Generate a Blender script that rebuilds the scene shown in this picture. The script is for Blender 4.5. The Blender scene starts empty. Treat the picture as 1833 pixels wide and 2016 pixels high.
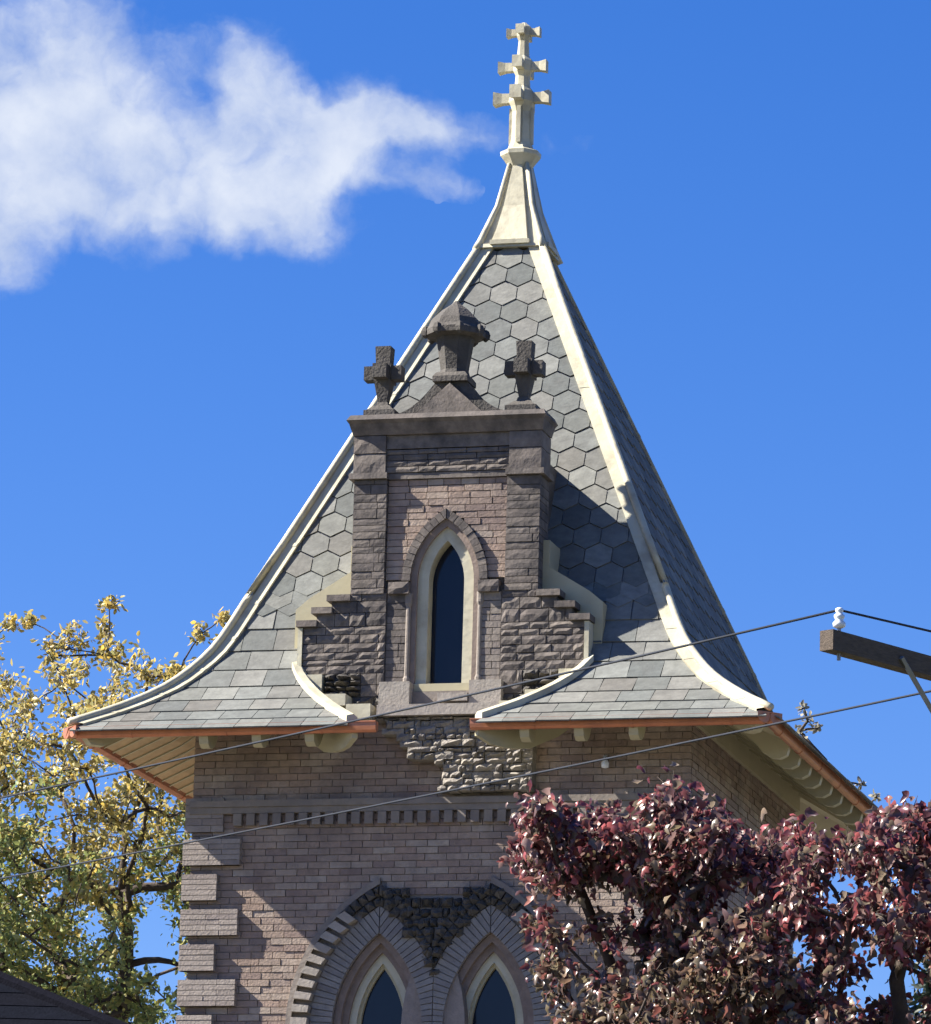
import bpy, math, random
import numpy as np
from mathutils import Vector, Matrix
random.seed(7); RNG = np.random.default_rng(7)
SC = bpy.context.scene
COL = SC.collection
GZ = -13.6                      # ground level; z = 0 is the eaves line of the tower

# ------------------------------------------------------------------ camera
CAM = Vector((17.139, -65.771, -11.973)); YAW, PITCH, ROLL = 0.26319, 0.22265, 0.02837
F_D = 11156.0                   # focal length in pixels of an 1833 px wide picture
_h = Vector((-math.sin(YAW), math.cos(YAW), 0)); _z = Vector((0, 0, 1))
_f = _h*math.cos(PITCH) + _z*math.sin(PITCH); _r = Vector((math.cos(YAW), math.sin(YAW), 0)); _u = _r.cross(_f)
R2 = _r*math.cos(ROLL) + _u*math.sin(ROLL); U2 = _u*math.cos(ROLL) - _r*math.sin(ROLL)
cd = bpy.data.cameras.new('camera'); cam = bpy.data.objects.new('camera', cd); COL.objects.link(cam)
cam.matrix_world = Matrix(((R2.x, U2.x, -_f.x, CAM.x), (R2.y, U2.y, -_f.y, CAM.y), (R2.z, U2.z, -_f.z, CAM.z), (0, 0, 0, 1)))
cd.sensor_fit = 'HORIZONTAL'; cd.sensor_width = 36; cd.lens = 36*F_D/1833.0
cd.clip_start = 0.5; cd.clip_end = 6000
SC.camera = cam
def at(x, y, dist):             # point seen in direction (x, y) of an 1833 x 2016 picture, dist metres away
    d = _f + R2*((x-916.5)/F_D) - U2*((y-1008)/F_D)
    return CAM + d*dist

# ------------------------------------------------------------------ light
LIGHT = Vector((1.0, 0.27, -0.86)).normalized()
sd = bpy.data.lights.new('sun', 'SUN'); sun = bpy.data.objects.new('sun', sd); COL.objects.link(sun)
sd.energy = 5.0; sd.angle = math.radians(0.53); sd.color = (1.0, 0.94, 0.84)
sun.rotation_euler = LIGHT.to_track_quat('-Z', 'Y').to_euler(); sun.location = (-60, -20, 60)
SKY_STRENGTH = 0.05
EXPOSURE = 1.75
CLOUD_C = at(430, 290, 1.0) - CAM; CLOUD_C.normalize()
CR = Vector((CLOUD_C.y, -CLOUD_C.x, 0)).normalized(); CU = CR.cross(CLOUD_C)
def build_world():
    w = bpy.data.worlds.new('World'); SC.world = w; w.use_nodes = True
    nt = w.node_tree; nt.nodes.clear(); N = nt.nodes.new; L = nt.links.new
    out = N('ShaderNodeOutputWorld'); bg = N('ShaderNodeBackground'); bg.inputs['Strength'].default_value = SKY_STRENGTH
    L(bg.outputs[0], out.inputs[0])
    sky = N('ShaderNodeTexSky'); sky.sky_type = 'NISHITA'; sky.sun_disc = False
    sky.sun_elevation = math.asin(-LIGHT.z); sky.sun_rotation = math.atan2(-LIGHT.x, -LIGHT.y)
    sky.altitude = 200; sky.air_density = 1.0; sky.dust_density = 0.3; sky.ozone_density = 2.0
    hs = N('ShaderNodeHueSaturation'); hs.inputs['Saturation'].default_value = 1.42; hs.inputs['Value'].default_value = 0.8
    hs.inputs['Hue'].default_value = 0.507
    L(sky.outputs[0], hs.inputs['Color'])
    tint = N('ShaderNodeVectorMath'); tint.operation = 'MULTIPLY'; tint.inputs[1].default_value = (.92, .93, 1.28); L(hs.outputs[0], tint.inputs[0])
    tc = N('ShaderNodeTexCoord')
    def vm(op, a, b=None):
        n = N('ShaderNodeVectorMath'); n.operation = op
        if hasattr(a, 'type') or hasattr(a, 'is_linked'): L(a, n.inputs[0])
        else: n.inputs[0].default_value = a
        if b is not None:
            if hasattr(b, 'is_linked'): L(b, n.inputs[1])
            else: n.inputs[1].default_value = b
        return n
    def mt(op, a, b=0.0, c=None, clamp=False):
        n = N('ShaderNodeMath'); n.operation = op; n.use_clamp = clamp
        for i, v in enumerate((a, b, c)):
            if v is None: continue
            if hasattr(v, 'is_linked'): L(v, n.inputs[i])
            else: n.inputs[i].default_value = v
        return n.outputs[0]
    g = tc.outputs['Generated']
    du = vm('DOT_PRODUCT', g, CR).outputs['Value']; dv = vm('DOT_PRODUCT', g, CU).outputs['Value']; df = vm('DOT_PRODUCT', g, CLOUD_C).outputs['Value']
    cmb = N('ShaderNodeCombineXYZ'); L(du, cmb.inputs[0]); L(dv, cmb.inputs[1])
    p = vm('SCALE', cmb.outputs[0]); p.inputs['Scale'].default_value = F_D/1000.0
    def noise(src, scale, detail, rough, ntype='FBM'):
        n = N('ShaderNodeTexNoise'); n.noise_dimensions = '3D'; n.inputs['Scale'].default_value = scale
        n.inputs['Detail'].default_value = detail; n.inputs['Roughness'].default_value = rough; L(src, n.inputs['Vector']); return n
    w1 = noise(p.outputs[0], 5.0, 5, 0.55)
    wc = vm('SUBTRACT', w1.outputs['Color'], (0.5, 0.5, 0.5)); ws = vm('SCALE', wc.outputs[0]); ws.inputs['Scale'].default_value = 0.16
    q = vm('ADD', p.outputs[0], ws.outputs[0])
    blobs = [(130,120,230,120,1.0),(60,330,250,150,1.2),(250,300,200,130,.8),(475,165,125,120,.9),(640,270,230,120,1.05),(810,232,190,50,.75),(545,420,165,85,1.05),
             (290,430,190,75,.6),(30,500,100,95,.9),(800,345,130,35,.35),(700,230,110,70,.6),(-250,300,330,260,1.2),(1112,246,58,22,.28),(420,330,170,120,.35)]
    tot = None
    for (bx, by, rx, ry, wt) in blobs:
        cx, cy = (bx-430)/1000, (290-by)/1000
        s = vm('SUBTRACT', q.outputs[0], (cx, cy, 0)); m = vm('MULTIPLY', s.outputs[0], (1000/rx, 1000/ry, 0)); l = vm('LENGTH', m.outputs[0]).outputs['Value']
        v = mt('MULTIPLY', mt('SUBTRACT', 1.25, l, clamp=True), wt)
        tot = v if tot is None else mt('ADD', tot, v)
    tot = mt('MULTIPLY', mt('MINIMUM', tot, 1.15), mt('GREATER_THAN', df, 0.9))
    st = vm('MULTIPLY', q.outputs[0], (1.0, 1.0, 1.0))
    n2 = noise(st.outputs[0], 6.5, 9, 0.56)
    dens = mt('ADD', tot, mt('MULTIPLY', mt('SUBTRACT', n2.outputs['Fac'], 0.5), mt('ADD', mt('MULTIPLY', mt('GREATER_THAN', tot, 0.001), 1.95), 0.0)))
    mr = N('ShaderNodeMapRange'); mr.interpolation_type = 'SMOOTHSTEP'; L(dens, mr.inputs['Value'])
    mr.inputs['From Min'].default_value = 0.04; mr.inputs['From Max'].default_value = 1.2
    alpha = mt('MULTIPLY', mr.outputs[0], 0.95)
    n3 = noise(p.outputs[0], 6.0, 6, 0.55)
    br = N('ShaderNodeMapRange'); L(mt('ADD', mt('MULTIPLY', n3.outputs['Fac'], 1.0), mt('MULTIPLY', dens, 0.25)), br.inputs['Value'])
    br.inputs['From Min'].default_value = 0.5; br.inputs['From Max'].default_value = 1.0
    cm = N('ShaderNodeMix'); cm.data_type = 'RGBA'; L(br.outputs[0], cm.inputs['Factor'])
    k = 1.0/SKY_STRENGTH/2**EXPOSURE
    cm.inputs['A'].default_value = (.44*k, .55*k, .82*k, 1); cm.inputs['B'].default_value = (.80*k, .86*k, .98*k, 1)
    mx = N('ShaderNodeMix'); mx.data_type = 'RGBA'; L(alpha, mx.inputs['Factor']); L(tint.outputs[0], mx.inputs['A']); L(cm.outputs['Result'], mx.inputs['B'])
    L(mx.outputs['Result'], bg.inputs['Color'])
build_world()
SC.view_settings.view_transform = 'Standard'; SC.view_settings.look = 'None'
SC.view_settings.exposure = EXPOSURE; SC.view_settings.gamma = 1.0; SC.view_settings.use_curve_mapping = False
SC.render.engine = 'CYCLES'
SC.cycles.max_bounces = 4; SC.cycles.diffuse_bounces = 2; SC.cycles.glossy_bounces = 2; SC.cycles.transmission_bounces = 2; SC.cycles.transparent_max_bounces = 6
SC.cycles.use_denoising = True; SC.cycles.use_adaptive_sampling = True; SC.cycles.adaptive_threshold = 0.03

# ------------------------------------------------------------------ materials
def ramp_node(nt, cols, pos=None):
    n = nt.nodes.new('ShaderNodeValToRGB'); e = n.color_ramp.elements
    while len(e) < len(cols): e.new(0.5)
    for i, c in enumerate(cols):
        e[i].position = (i/(len(cols)-1)) if pos is None else pos[i]; e[i].color = (*c, 1)
    return n
def material(name, cols, rough=0.85, nscale=6.0, namp=0.35, bump=0.3, bscale=None, metallic=0.0, stretch=(1, 1, 1), spec=0.3, pos=None, stain=None):
    """colour picked per piece from cols, mottled by noise, with fine relief; stain = (colour, amount, scale)"""
    m = bpy.data.materials.new(name); m.use_nodes = True; nt = m.node_tree; N = nt.nodes.new; L = nt.links.new
    b = nt.nodes['Principled BSDF']; b.inputs['Roughness'].default_value = rough; b.inputs['Metallic'].default_value = metallic
    b.inputs['Specular IOR Level'].default_value = spec
    oi = N('ShaderNodeObjectInfo'); ge = N('ShaderNodeNewGeometry')
    ad = N('ShaderNodeMath'); ad.operation = 'ADD'; L(oi.outputs['Random'], ad.inputs[0]); L(ge.outputs['Random Per Island'], ad.inputs[1])
    fr = N('ShaderNodeMath'); fr.operation = 'FRACT'; L(ad.outputs[0], fr.inputs[0])
    rp = ramp_node(nt, cols, pos); L(fr.outputs[0], rp.inputs[0])
    pm = N('ShaderNodeMapping'); pm.inputs['Scale'].default_value = stretch
    L(ge.outputs['Position'], pm.inputs['Vector'])
    n1 = N('ShaderNodeTexNoise'); n1.inputs['Scale'].default_value = nscale; n1.inputs['Detail'].default_value = 6; n1.inputs['Roughness'].default_value = 0.65
    L(pm.outputs[0], n1.inputs['Vector'])
    mr = N('ShaderNodeMapRange'); L(n1.outputs['Fac'], mr.inputs['Value'])
    mr.inputs['From Min'].default_value = 0.28; mr.inputs['From Max'].default_value = 0.72
    mr.inputs['To Min'].default_value = 1-namp; mr.inputs['To Max'].default_value = 1+namp
    ml = N('ShaderNodeVectorMath'); ml.operation = 'SCALE'; L(rp.outputs[0], ml.inputs[0]); L(mr.outputs[0], ml.inputs['Scale'])
    last = ml.outputs[0]
    if stain:
        sc, amt, ss = stain
        n2 = N('ShaderNodeTexNoise'); n2.inputs['Scale'].default_value = ss; n2.inputs['Detail'].default_value = 5; n2.inputs['Roughness'].default_value = 0.6
        L(ge.outputs['Position'], n2.inputs['Vector'])
        m2 = N('ShaderNodeMapRange'); L(n2.outputs['Fac'], m2.inputs['Value']); m2.inputs['From Min'].default_value = 0.48; m2.inputs['From Max'].default_value = 0.68
        m2.inputs['To Max'].default_value = amt
        mx = N('ShaderNodeMix'); mx.data_type = 'RGBA'; L(m2.outputs[0], mx.inputs['Factor']); L(last, mx.inputs['A']); mx.inputs['B'].default_value = (*sc, 1)
        last = mx.outputs['Result']
    L(last, b.inputs['Base Color'])
    if bump:
        n3 = N('ShaderNodeTexNoise'); n3.inputs['Scale'].default_value = bscale or nscale*4; n3.inputs['Detail'].default_value = 4
        L(pm.outputs[0], n3.inputs['Vector'])
        bp = N('ShaderNodeBump'); bp.inputs['Strength'].default_value = bump; bp.inputs['Distance'].default_value = 0.02
        L(n3.outputs['Fac'], bp.inputs['Height']); L(bp.outputs[0], b.inputs['Normal'])
    return m
def leaf_material(name, cols, rough=0.35, trans=0.35, pos=None):
    m = bpy.data.materials.new(name); m.use_nodes = True; nt = m.node_tree; N = nt.nodes.new; L = nt.links.new
    b = nt.nodes['Principled BSDF']; b.inputs['Roughness'].default_value = rough; b.inputs['Specular IOR Level'].default_value = 0.5
    ge = N('ShaderNodeNewGeometry'); rp = ramp_node(nt, cols, pos); L(ge.outputs['Random Per Island'], rp.inputs[0]); L(rp.outputs[0], b.inputs['Base Color'])
    tr = N('ShaderNodeBsdfTranslucent'); sc = N('ShaderNodeVectorMath'); sc.operation = 'SCALE'; sc.inputs['Scale'].default_value = 1.4
    L(rp.outputs[0], sc.inputs[0]); L(sc.outputs[0], tr.inputs['Color'])
    mx = N('ShaderNodeMixShader'); mx.inputs[0].default_value = trans; L(b.outputs[0], mx.inputs[1]); L(tr.outputs[0], mx.inputs[2])
    L(mx.outputs[0], nt.nodes['Material Output'].inputs[0]); return m
M = dict(
 brick=material('brick', [(.237,.172,.135),(.283,.218,.174),(.205,.149,.125),(.316,.260,.211),(.261,.185,.145)], nscale=9, namp=.24, bump=.4, stain=((.12,.095,.09), .6, 1.1)),
 quoin=material('quoin_brick', [(.232,.198,.175),(.279,.240,.209),(.209,.175,.158)], nscale=9, namp=.2, bump=.35),
 mortar=material('mortar', [(.213,.180,.158),(.222,.189,.164)], nscale=12, namp=.2, bump=.3),
 band=material('band_stone', [(.188,.162,.139),(.210,.181,.155),(.171,.145,.130)], nscale=7, namp=.2, bump=.3, stain=((.14,.125,.12), .5, 2.0)),
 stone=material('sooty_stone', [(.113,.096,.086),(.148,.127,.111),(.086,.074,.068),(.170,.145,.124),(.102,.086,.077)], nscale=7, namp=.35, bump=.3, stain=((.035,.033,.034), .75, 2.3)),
 dark=material('blackened_stone', [(.067,.061,.055),(.088,.079,.070),(.052,.048,.044)], nscale=8, namp=.4, bump=.6, stain=((.035,.035,.032), .6, 4)),
 pale=material('pale_stone', [(.265,.239,.206),(.292,.258,.225)], nscale=8, namp=.18, bump=.3, stain=((.22,.19,.17), .5, 3)),
 rock=material('rock_faced_stone', [(.230,.207,.174),(.188,.169,.148),(.261,.235,.198),(.147,.133,.124)], nscale=9, namp=.35, bump=.8, stain=((.10,.09,.085), .5, 4)),
 vous=material('voussoir_stone', [(.180,.170,.162),(.209,.196,.184),(.159,.148,.145)], nscale=8, namp=.2, bump=.3),
 mould=material('brown_moulding', [(.196,.153,.128),(.212,.166,.140)], nscale=8, namp=.2, bump=.25),
 slate=material('slate', [(.098,.104,.100),(.169,.176,.164),(.097,.105,.101),(.139,.143,.130),(.197,.200,.184),(.120,.115,.104),(.150,.155,.145)], rough=.75, nscale=7, namp=.22, bump=.25, bscale=18, stretch=(1, 1, 1.6), spec=.15, stain=((.10,.10,.095), .45, 3.5)),
 under=material('roof_felt', [(.189,.189,.205),(.205,.205,.225)], nscale=5, namp=.2),
 cream=material('cream_paint', [(.378,.341,.219),(.401,.363,.242)], rough=.55, nscale=4, namp=.07, bump=.08, stain=((.36,.32,.22), .35, 3)),
 tan=material('tan_boards', [(.42,.30,.16),(.45,.325,.18),(.39,.28,.15)], rough=.6, nscale=5, namp=.15, bump=.15, stretch=(1, 1, 4)),
 white=material('white_metal', [(.444,.415,.304),(.458,.429,.318)], rough=.5, nscale=4, namp=.10, bump=.35, bscale=9, stain=((.24,.21,.15), .6, 2.8)),
 copper=material('copper', [(.449,.182,.100),(.431,.173,.096)], rough=.42, nscale=5, namp=.18, bump=.1, metallic=.55, stain=((.25,.11,.08), .5, 3)),
 wood=material('weathered_wood', [(.085,.065,.05),(.09,.07,.055)], nscale=5, namp=.35, bump=.5, stretch=(3, 3, 20)),
 bark=material('bark', [(.065,.05,.042),(.07,.055,.045)], nscale=8, namp=.35, bump=.7, rough=.95),
 ceramic=material('grey_porcelain', [(.62,.66,.72),(.63,.67,.73)], rough=.15, nscale=3, namp=.04, bump=0, spec=.6),
 cable=material('cable', [(.032,.036,.046),(.033,.037,.047)], nscale=3, namp=.1, bump=0, rough=.8, spec=.1),
 steel=material('galvanised_steel', [(.22,.23,.25),(.23,.24,.26)], rough=.5, metallic=.6, nscale=6, namp=.15, bump=.1),
 shingle=material('dark_shaded_shingle', [(.005,.006,.010),(.007,.008,.012),(.005,.005,.008)], nscale=14, namp=.25, bump=.4, spec=.02, rough=1.0),  # dark asphalt, blackened further so the colour carries the roof's shade
 siding=material('white_siding', [(.68,.68,.66),(.70,.70,.68)], nscale=4, namp=.06, bump=.1),
 lawn=material('lawn', [(.085,.09,.045),(.088,.092,.046)], nscale=1.5, namp=.35, bump=.5, bscale=30),
 yard=material('pale_paving', [(.151,.136,.111),(.156,.141,.113)], nscale=2, namp=.15, bump=.2, bscale=30),
 asphalt=material('asphalt', [(.05,.05,.052),(.051,.051,.053)], nscale=6, namp=.2, bump=.3, bscale=60),
)
def glass_material():
    m = bpy.data.materials.new('dark_glass'); m.use_nodes = True; nt = m.node_tree
    b = nt.nodes['Principled BSDF']; b.inputs['Roughness'].default_value = .12; b.inputs['Specular IOR Level'].default_value = .35
    n = nt.nodes.new('ShaderNodeTexNoise'); n.inputs['Scale'].default_value = 3
    rp = ramp_node(nt, [(.005,.007,.015),(.008,.011,.022)]); nt.links.new(n.outputs['Fac'], rp.inputs[0]); nt.links.new(rp.outputs[0], b.inputs['Base Color'])
    bp = nt.nodes.new('ShaderNodeBump'); bp.inputs['Strength'].default_value = .06; nt.links.new(n.outputs['Fac'], bp.inputs['Height']); nt.links.new(bp.outputs[0], b.inputs['Normal'])
    return m
M['glass'] = glass_material()

# ------------------------------------------------------------------ mesh helpers
class MB:
    def __init__(s): s.v = []; s.f = []
    def add(s, v, f):
        o = len(s.v); s.v.extend([tuple(p) for p in v]); s.f.extend([tuple(i+o for i in q) for q in f]); return s
    def box(s, x0, x1, y0, y1, z0, z1):
        return s.add([(x0,y0,z0),(x1,y0,z0),(x1,y1,z0),(x0,y1,z0),(x0,y0,z1),(x1,y0,z1),(x1,y1,z1),(x0,y1,z1)],
                     [(0,1,5,4),(1,2,6,5),(2,3,7,6),(3,0,4,7),(4,5,6,7),(3,2,1,0)])
    def prism(s, poly, y0, y1, jit=0):
        """polygon in (x, z), counter-clockwise seen from -y, from front y0 to back y1"""
        n = len(poly); v = [(x, y0+(random.uniform(-jit, jit) if jit else 0), z) for x, z in poly] + [(x, y1, z) for x, z in poly]
        return s.add(v, [tuple(range(n)), tuple(range(2*n-1, n-1, -1))] + [((i+1) % n, i, n+i, n+(i+1) % n) for i in range(n)])
    def frustum(s, a, za, b, zb, cap=True):
        """a, b: (x0, x1, y0, y1) rectangles at heights za < zb"""
        q = lambda r, z: [(r[0],r[2],z),(r[1],r[2],z),(r[1],r[3],z),(r[0],r[3],z)]
        return s.add(q(a, za)+q(b, zb), [(0,1,5,4),(1,2,6,5),(2,3,7,6),(3,0,4,7),(4,5,6,7),(3,2,1,0)])
    def lathe(s, prof, n, cx=0, cy=0, rot=0):
        """prof: list of (radius, z)"""
        v = []; f = []
        for r, z in prof:
            for i in range(n):
                a = rot + 2*math.pi*i/n; v.append((cx+r*math.cos(a), cy+r*math.sin(a), z))
        for k in range(len(prof)-1):
            for i in range(n):
                j = (i+1) % n; f.append((k*n+i, k*n+j, (k+1)*n+j, (k+1)*n+i))
        f.append(tuple(range(n-1, -1, -1))); f.append(tuple((len(prof)-1)*n+i for i in range(n)))
        return s.add(v, f)
    def tube(s, pts, rads, n=6):
        pts = [Vector(p) for p in pts]; v = []; f = []
        for i, p in enumerate(pts):
            t = (pts[min(i+1, len(pts)-1)] - pts[max(i-1, 0)]).normalized()
            a = t.cross(Vector((0.13, 0.31, 0.94))); a = a.normalized() if a.length > 1e-4 else Vector((1, 0, 0)); b = t.cross(a)
            for k in range(n):
                w = 2*math.pi*k/n; v.append(tuple(p + (a*math.cos(w)+b*math.sin(w))*rads[i]))
        for i in range(len(pts)-1):
            for k in range(n):
                j = (k+1) % n; f.append((i*n+k, i*n+j, (i+1)*n+j, (i+1)*n+k))
        f.append(tuple(range(n-1, -1, -1))); f.append(tuple((len(pts)-1)*n+k for k in range(n)))
        return s.add(v, f)
    def rock(s, x0, x1, z0, z1, yf, yb, amp, nx=4, nz=3):
        """quarry-faced block: bulging uneven front"""
        v = []; f = []
        for k in range(nz+1):
            for i in range(nx+1):
                e = (i in (0, nx)) or (k in (0, nz))
                jx = 0 if i in (0, nx) else random.uniform(-.25, .25)*(x1-x0)/nx; jz = 0 if k in (0, nz) else random.uniform(-.25, .25)*(z1-z0)/nz
                y = yf + (random.uniform(0, .4)*amp if e else -random.uniform(0.2, 1.0)*amp)
                v.append((x0+(x1-x0)*i/nx+jx, y, z0+(z1-z0)*k/nz+jz))
        n = nx+1
        for k in range(nz):
            for i in range(nx): f.append((k*n+i, k*n+i+1, (k+1)*n+i+1, (k+1)*n+i))
        o = len(v); v += [(x0,yb,z0),(x1,yb,z0),(x1,yb,z1),(x0,yb,z1)]
        f.append(tuple([o, o+1]+[i for i in range(nx, -1, -1)])); f.append(tuple([o+2, o+3]+[nz*n+i for i in range(n)]))
        f.append(tuple([o+1, o+2]+[k*n+nx for k in range(nz, -1, -1)])); f.append(tuple([o+3, o]+[k*n for k in range(nz+1)]))
        return s.add(v, f)
    def mesh(s, name):
        me = bpy.data.meshes.new(name); me.from_pydata(s.v, [], s.f); me.update(); return me
WP = {}
def put(name, mesh, mat, parent=None, loc=None, mtx=None, smooth=False, kind=None):
    if isinstance(mesh, MB): mesh = mesh.mesh(name)
    if mat is not None and len(mesh.materials) == 0: mesh.materials.append(M[mat] if isinstance(mat, str) else mat)
    if smooth: mesh.polygons.foreach_set('use_smooth', [True]*len(mesh.polygons))
    o = bpy.data.objects.new(name, mesh); COL.objects.link(o)
    if parent is not None:
        o.parent = parent
        if parent in WP: o.matrix_parent_inverse = Matrix.Translation(-WP[parent])
    if mtx is not None: o.matrix_basis = mtx
    elif loc is not None: o.location = loc
    if kind: o['kind'] = kind
    return o
def thing(name, label, cat, loc, group=None):
    o = bpy.data.objects.new(name, None); COL.objects.link(o); o.location = loc; o['label'] = label; o['category'] = cat
    if group: o['group'] = group
    o.empty_display_size = .3
    WP[o] = Vector(loc); return o
def clip(poly, planes):
    for a, b, c in planes:
        out = []
        for i in range(len(poly)):
            p, q = poly[i], poly[(i+1) % len(poly)]; dp = a*p[0]+b*p[1]+c; dq = a*q[0]+b*q[1]+c
            if dp >= 0: out.append(p)
            if (dp >= 0) != (dq >= 0):
                t = dp/(dp-dq); out.append((p[0]+(q[0]-p[0])*t, p[1]+(q[1]-p[1])*t))
        poly = out
        if len(poly) < 3: return []
    return poly
def area(p): return abs(sum(p[i][0]*p[(i+1) % len(p)][1]-p[(i+1) % len(p)][0]*p[i][1] for i in range(len(p))))/2
class Arch:
    """pointed arch: half width hw at springing zs, apex zs + h; offsets d run parallel"""
    def __init__(s, cx, hw, zs, h): s.cx, s.hw, s.zs = cx, hw, zs; s.R = (hw*hw+h*h)/(2*hw); s.c = s.R-hw
    def half(s, z, d=0):
        if z <= s.zs: return s.hw+d
        q = (s.R+d)**2-(z-s.zs)**2
        return max(-1e-6, math.sqrt(q)-s.c) if q > 0 else -1
    def apex(s, d=0): return s.zs + math.sqrt((s.R+d)**2-s.c**2)
    def edge(s, sgn, d, zb, n=10):
        """points from the bottom zb up to the apex along one side"""
        th = math.acos(s.c/(s.R+d)); pts = [(s.cx+sgn*(s.hw+d), zb)] if zb < s.zs else []
        for i in range(n+1):
            a = th*i/n; pts.append((s.cx+sgn*((s.R+d)*math.cos(a)-s.c), s.zs+(s.R+d)*math.sin(a)))
        pts[-1] = (s.cx, pts[-1][1]); return pts
    def ring(s, mb, d0, d1, zb, y0, y1, n=10):
        for sg in (-1, 1):
            a = s.edge(sg, d0, zb, n); b = s.edge(sg, d1, zb, n)
            for i in range(len(a)-1):
                p = [a[i], b[i], b[i+1], a[i+1]]
                mb.prism(p if sg > 0 else p[::-1], y0, y1)
        return mb
    def wedges(s, sg, d0, d1, zb, step, gap=0.012):
        """voussoir outlines from zb up one side"""
        out = []; z = s.zs
        while z-step > zb:
            z -= step; x0, x1 = s.cx+sg*(s.hw+d0), s.cx+sg*(s.hw+d1)
            out.append([(min(x0,x1), z+gap/2), (max(x0,x1), z+gap/2), (max(x0,x1), z+step-gap/2), (min(x0,x1), z+step-gap/2)])
        th = math.acos(s.c/(s.R+d1)); rm = s.R+(d0+d1)/2; n = max(2, round(th*rm/step)); ga = gap/rm/2
        for i in range(n):
            a0, a1 = th*i/n+ga, th*(i+1)/n-ga
            P = lambda r, a: (s.cx+sg*(r*math.cos(a)-s.c), s.zs+r*math.sin(a))
            p = [P(s.R+d0, a0), P(s.R+d1, a0), P(s.R+d1, a1), P(s.R+d0, a1)]
            if sg < 0: p = p[::-1]
            p = clip(p, [(sg, 0, -sg*s.cx-gap/2)])
            if p: out.append(p)
        return out[::-1] if False else out

# ================================================================== setting
g = MB(); g.add([(-1500,-1500,GZ),(1500,-1500,GZ),(1500,1500,GZ),(-1500,1500,GZ)], [(0,1,2,3)]); o = put('ground', g, 'lawn'); o['kind'] = 'structure'
g = MB(); g.box(-300, 300, -34, -26, GZ-.2, GZ+.02); o = put('road', g, 'asphalt'); o['kind'] = 'structure'
g = MB(); g.box(-300, 300, -25.98, -24, GZ-.2, GZ+.14); o = put('pavement', g, 'pale'); o['kind'] = 'structure'

g = MB(); g.box(-45, 45, -23.98, 30, GZ-.2, GZ+.016); o = put('church_yard', g, 'yard'); o['kind'] = 'structure'

# ================================================================== tower
W, E = 3.0, 4.167
TOWER = thing('church_tower', 'brick church tower with steep grey slate spire roof, stone dormer and cream finial', 'church tower', (0, 0, GZ))

# ---- walls
LA = [Arch(-.667, .39, -3.35, .91), Arch(.667, .39, -3.35, .91)]
ZB = -6.2
OP = .15                                   # opening is cut at this offset
def wall_piece(pts): return pts
wb = MB()
lw, rw = LA
ll = lw.edge(-1, OP, ZB); lr = lw.edge(1, OP, ZB); rl = rw.edge(-1, OP, ZB); rr = rw.edge(1, OP, ZB)
wb.prism([(-W+.02, GZ), (lw.cx, GZ), (lw.cx, ZB)] + ll + [(lw.cx, .62), (-W+.02, .62)], -W+.018, -W+.42)
wb.prism([(lw.cx, GZ), (rw.cx, GZ), (rw.cx, ZB)] + rl + [(rw.cx, .62), (lw.cx, .62)] + lr[::-1] + [(lw.cx, ZB)], -W+.018, -W+.42)
wb.prism([(rw.cx, GZ), (W-.02, GZ), (W-.02, .62), (rw.cx, .62)] + rr[::-1] + [(rw.cx, ZB)], -W+.018, -W+.42)
WALL = put('wall', wb, 'mortar', TOWER)
BL, BH = .262, .081
full = MB().box(-.127, .127, 0, .05, -.0362, .0362).mesh('brick')
full.materials.append(M['brick'])
def wall_clear(z0, z1):
    """list of x intervals free for bricks in the course z0..z1 on the front wall"""
    z = (z0+z1)/2; iv = [(-W, W)]
    for a in LA:
        h = a.half(z, .66)
        if h > 0:
            iv2 = []
            for p, q in iv:
                if a.cx-h > p: iv2.append((p, min(q, a.cx-h)))
                if a.cx+h < q: iv2.append((max(p, a.cx+h), q))
            iv = iv2
    return iv
bricks = []
nrow = 0; z = .55
while z > -3.9:
    z0, z1 = z-BH, z; nrow += 1
    for (p, q) in wall_clear(z0, z1):
        if q-p < .05: continue
        if q <= .667 and p >= -.667 and z1 < -1.72: continue       # spandrel carving stands here
        x = -W - (BL/2 if nrow % 2 else 0) - (0.03 if nrow % 3 == 0 else 0)
        while x < q:
            a, b = max(x, p), min(x+BL, q)
            if b-a > .045: bricks.append((a+.004, b-.004, z0, z1))
            x += BL
    z -= BH
def visible_rank(b):
    cx, cz = (b[0]+b[1])/2, (b[2]+b[3])/2
    return abs(cx+1.35)*.75 + abs(cz+1.75) + (0 if b[1]-b[0] > .2 else 5) + (9 if abs(cz+.80) < .2 else 0)
order = sorted(range(len(bricks)), key=lambda i: visible_rank(bricks[i])); single = set(order[:300])
rest = MB()
for i, (a, b, z0, z1) in enumerate(bricks):
    yo = random.uniform(-.006, .006)
    if i in single and abs((b-a)-(BL-.008)) < 1e-3:
        put('brick', full, None, WALL, loc=((a+b)/2, -W+yo, (z0+z1)/2))
    else: rest.box(a, b, -W+yo, -W+.05, z0+.0043, z1-.0043)
put('brickwork', rest, 'brick', WALL, kind='stuff')
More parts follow.
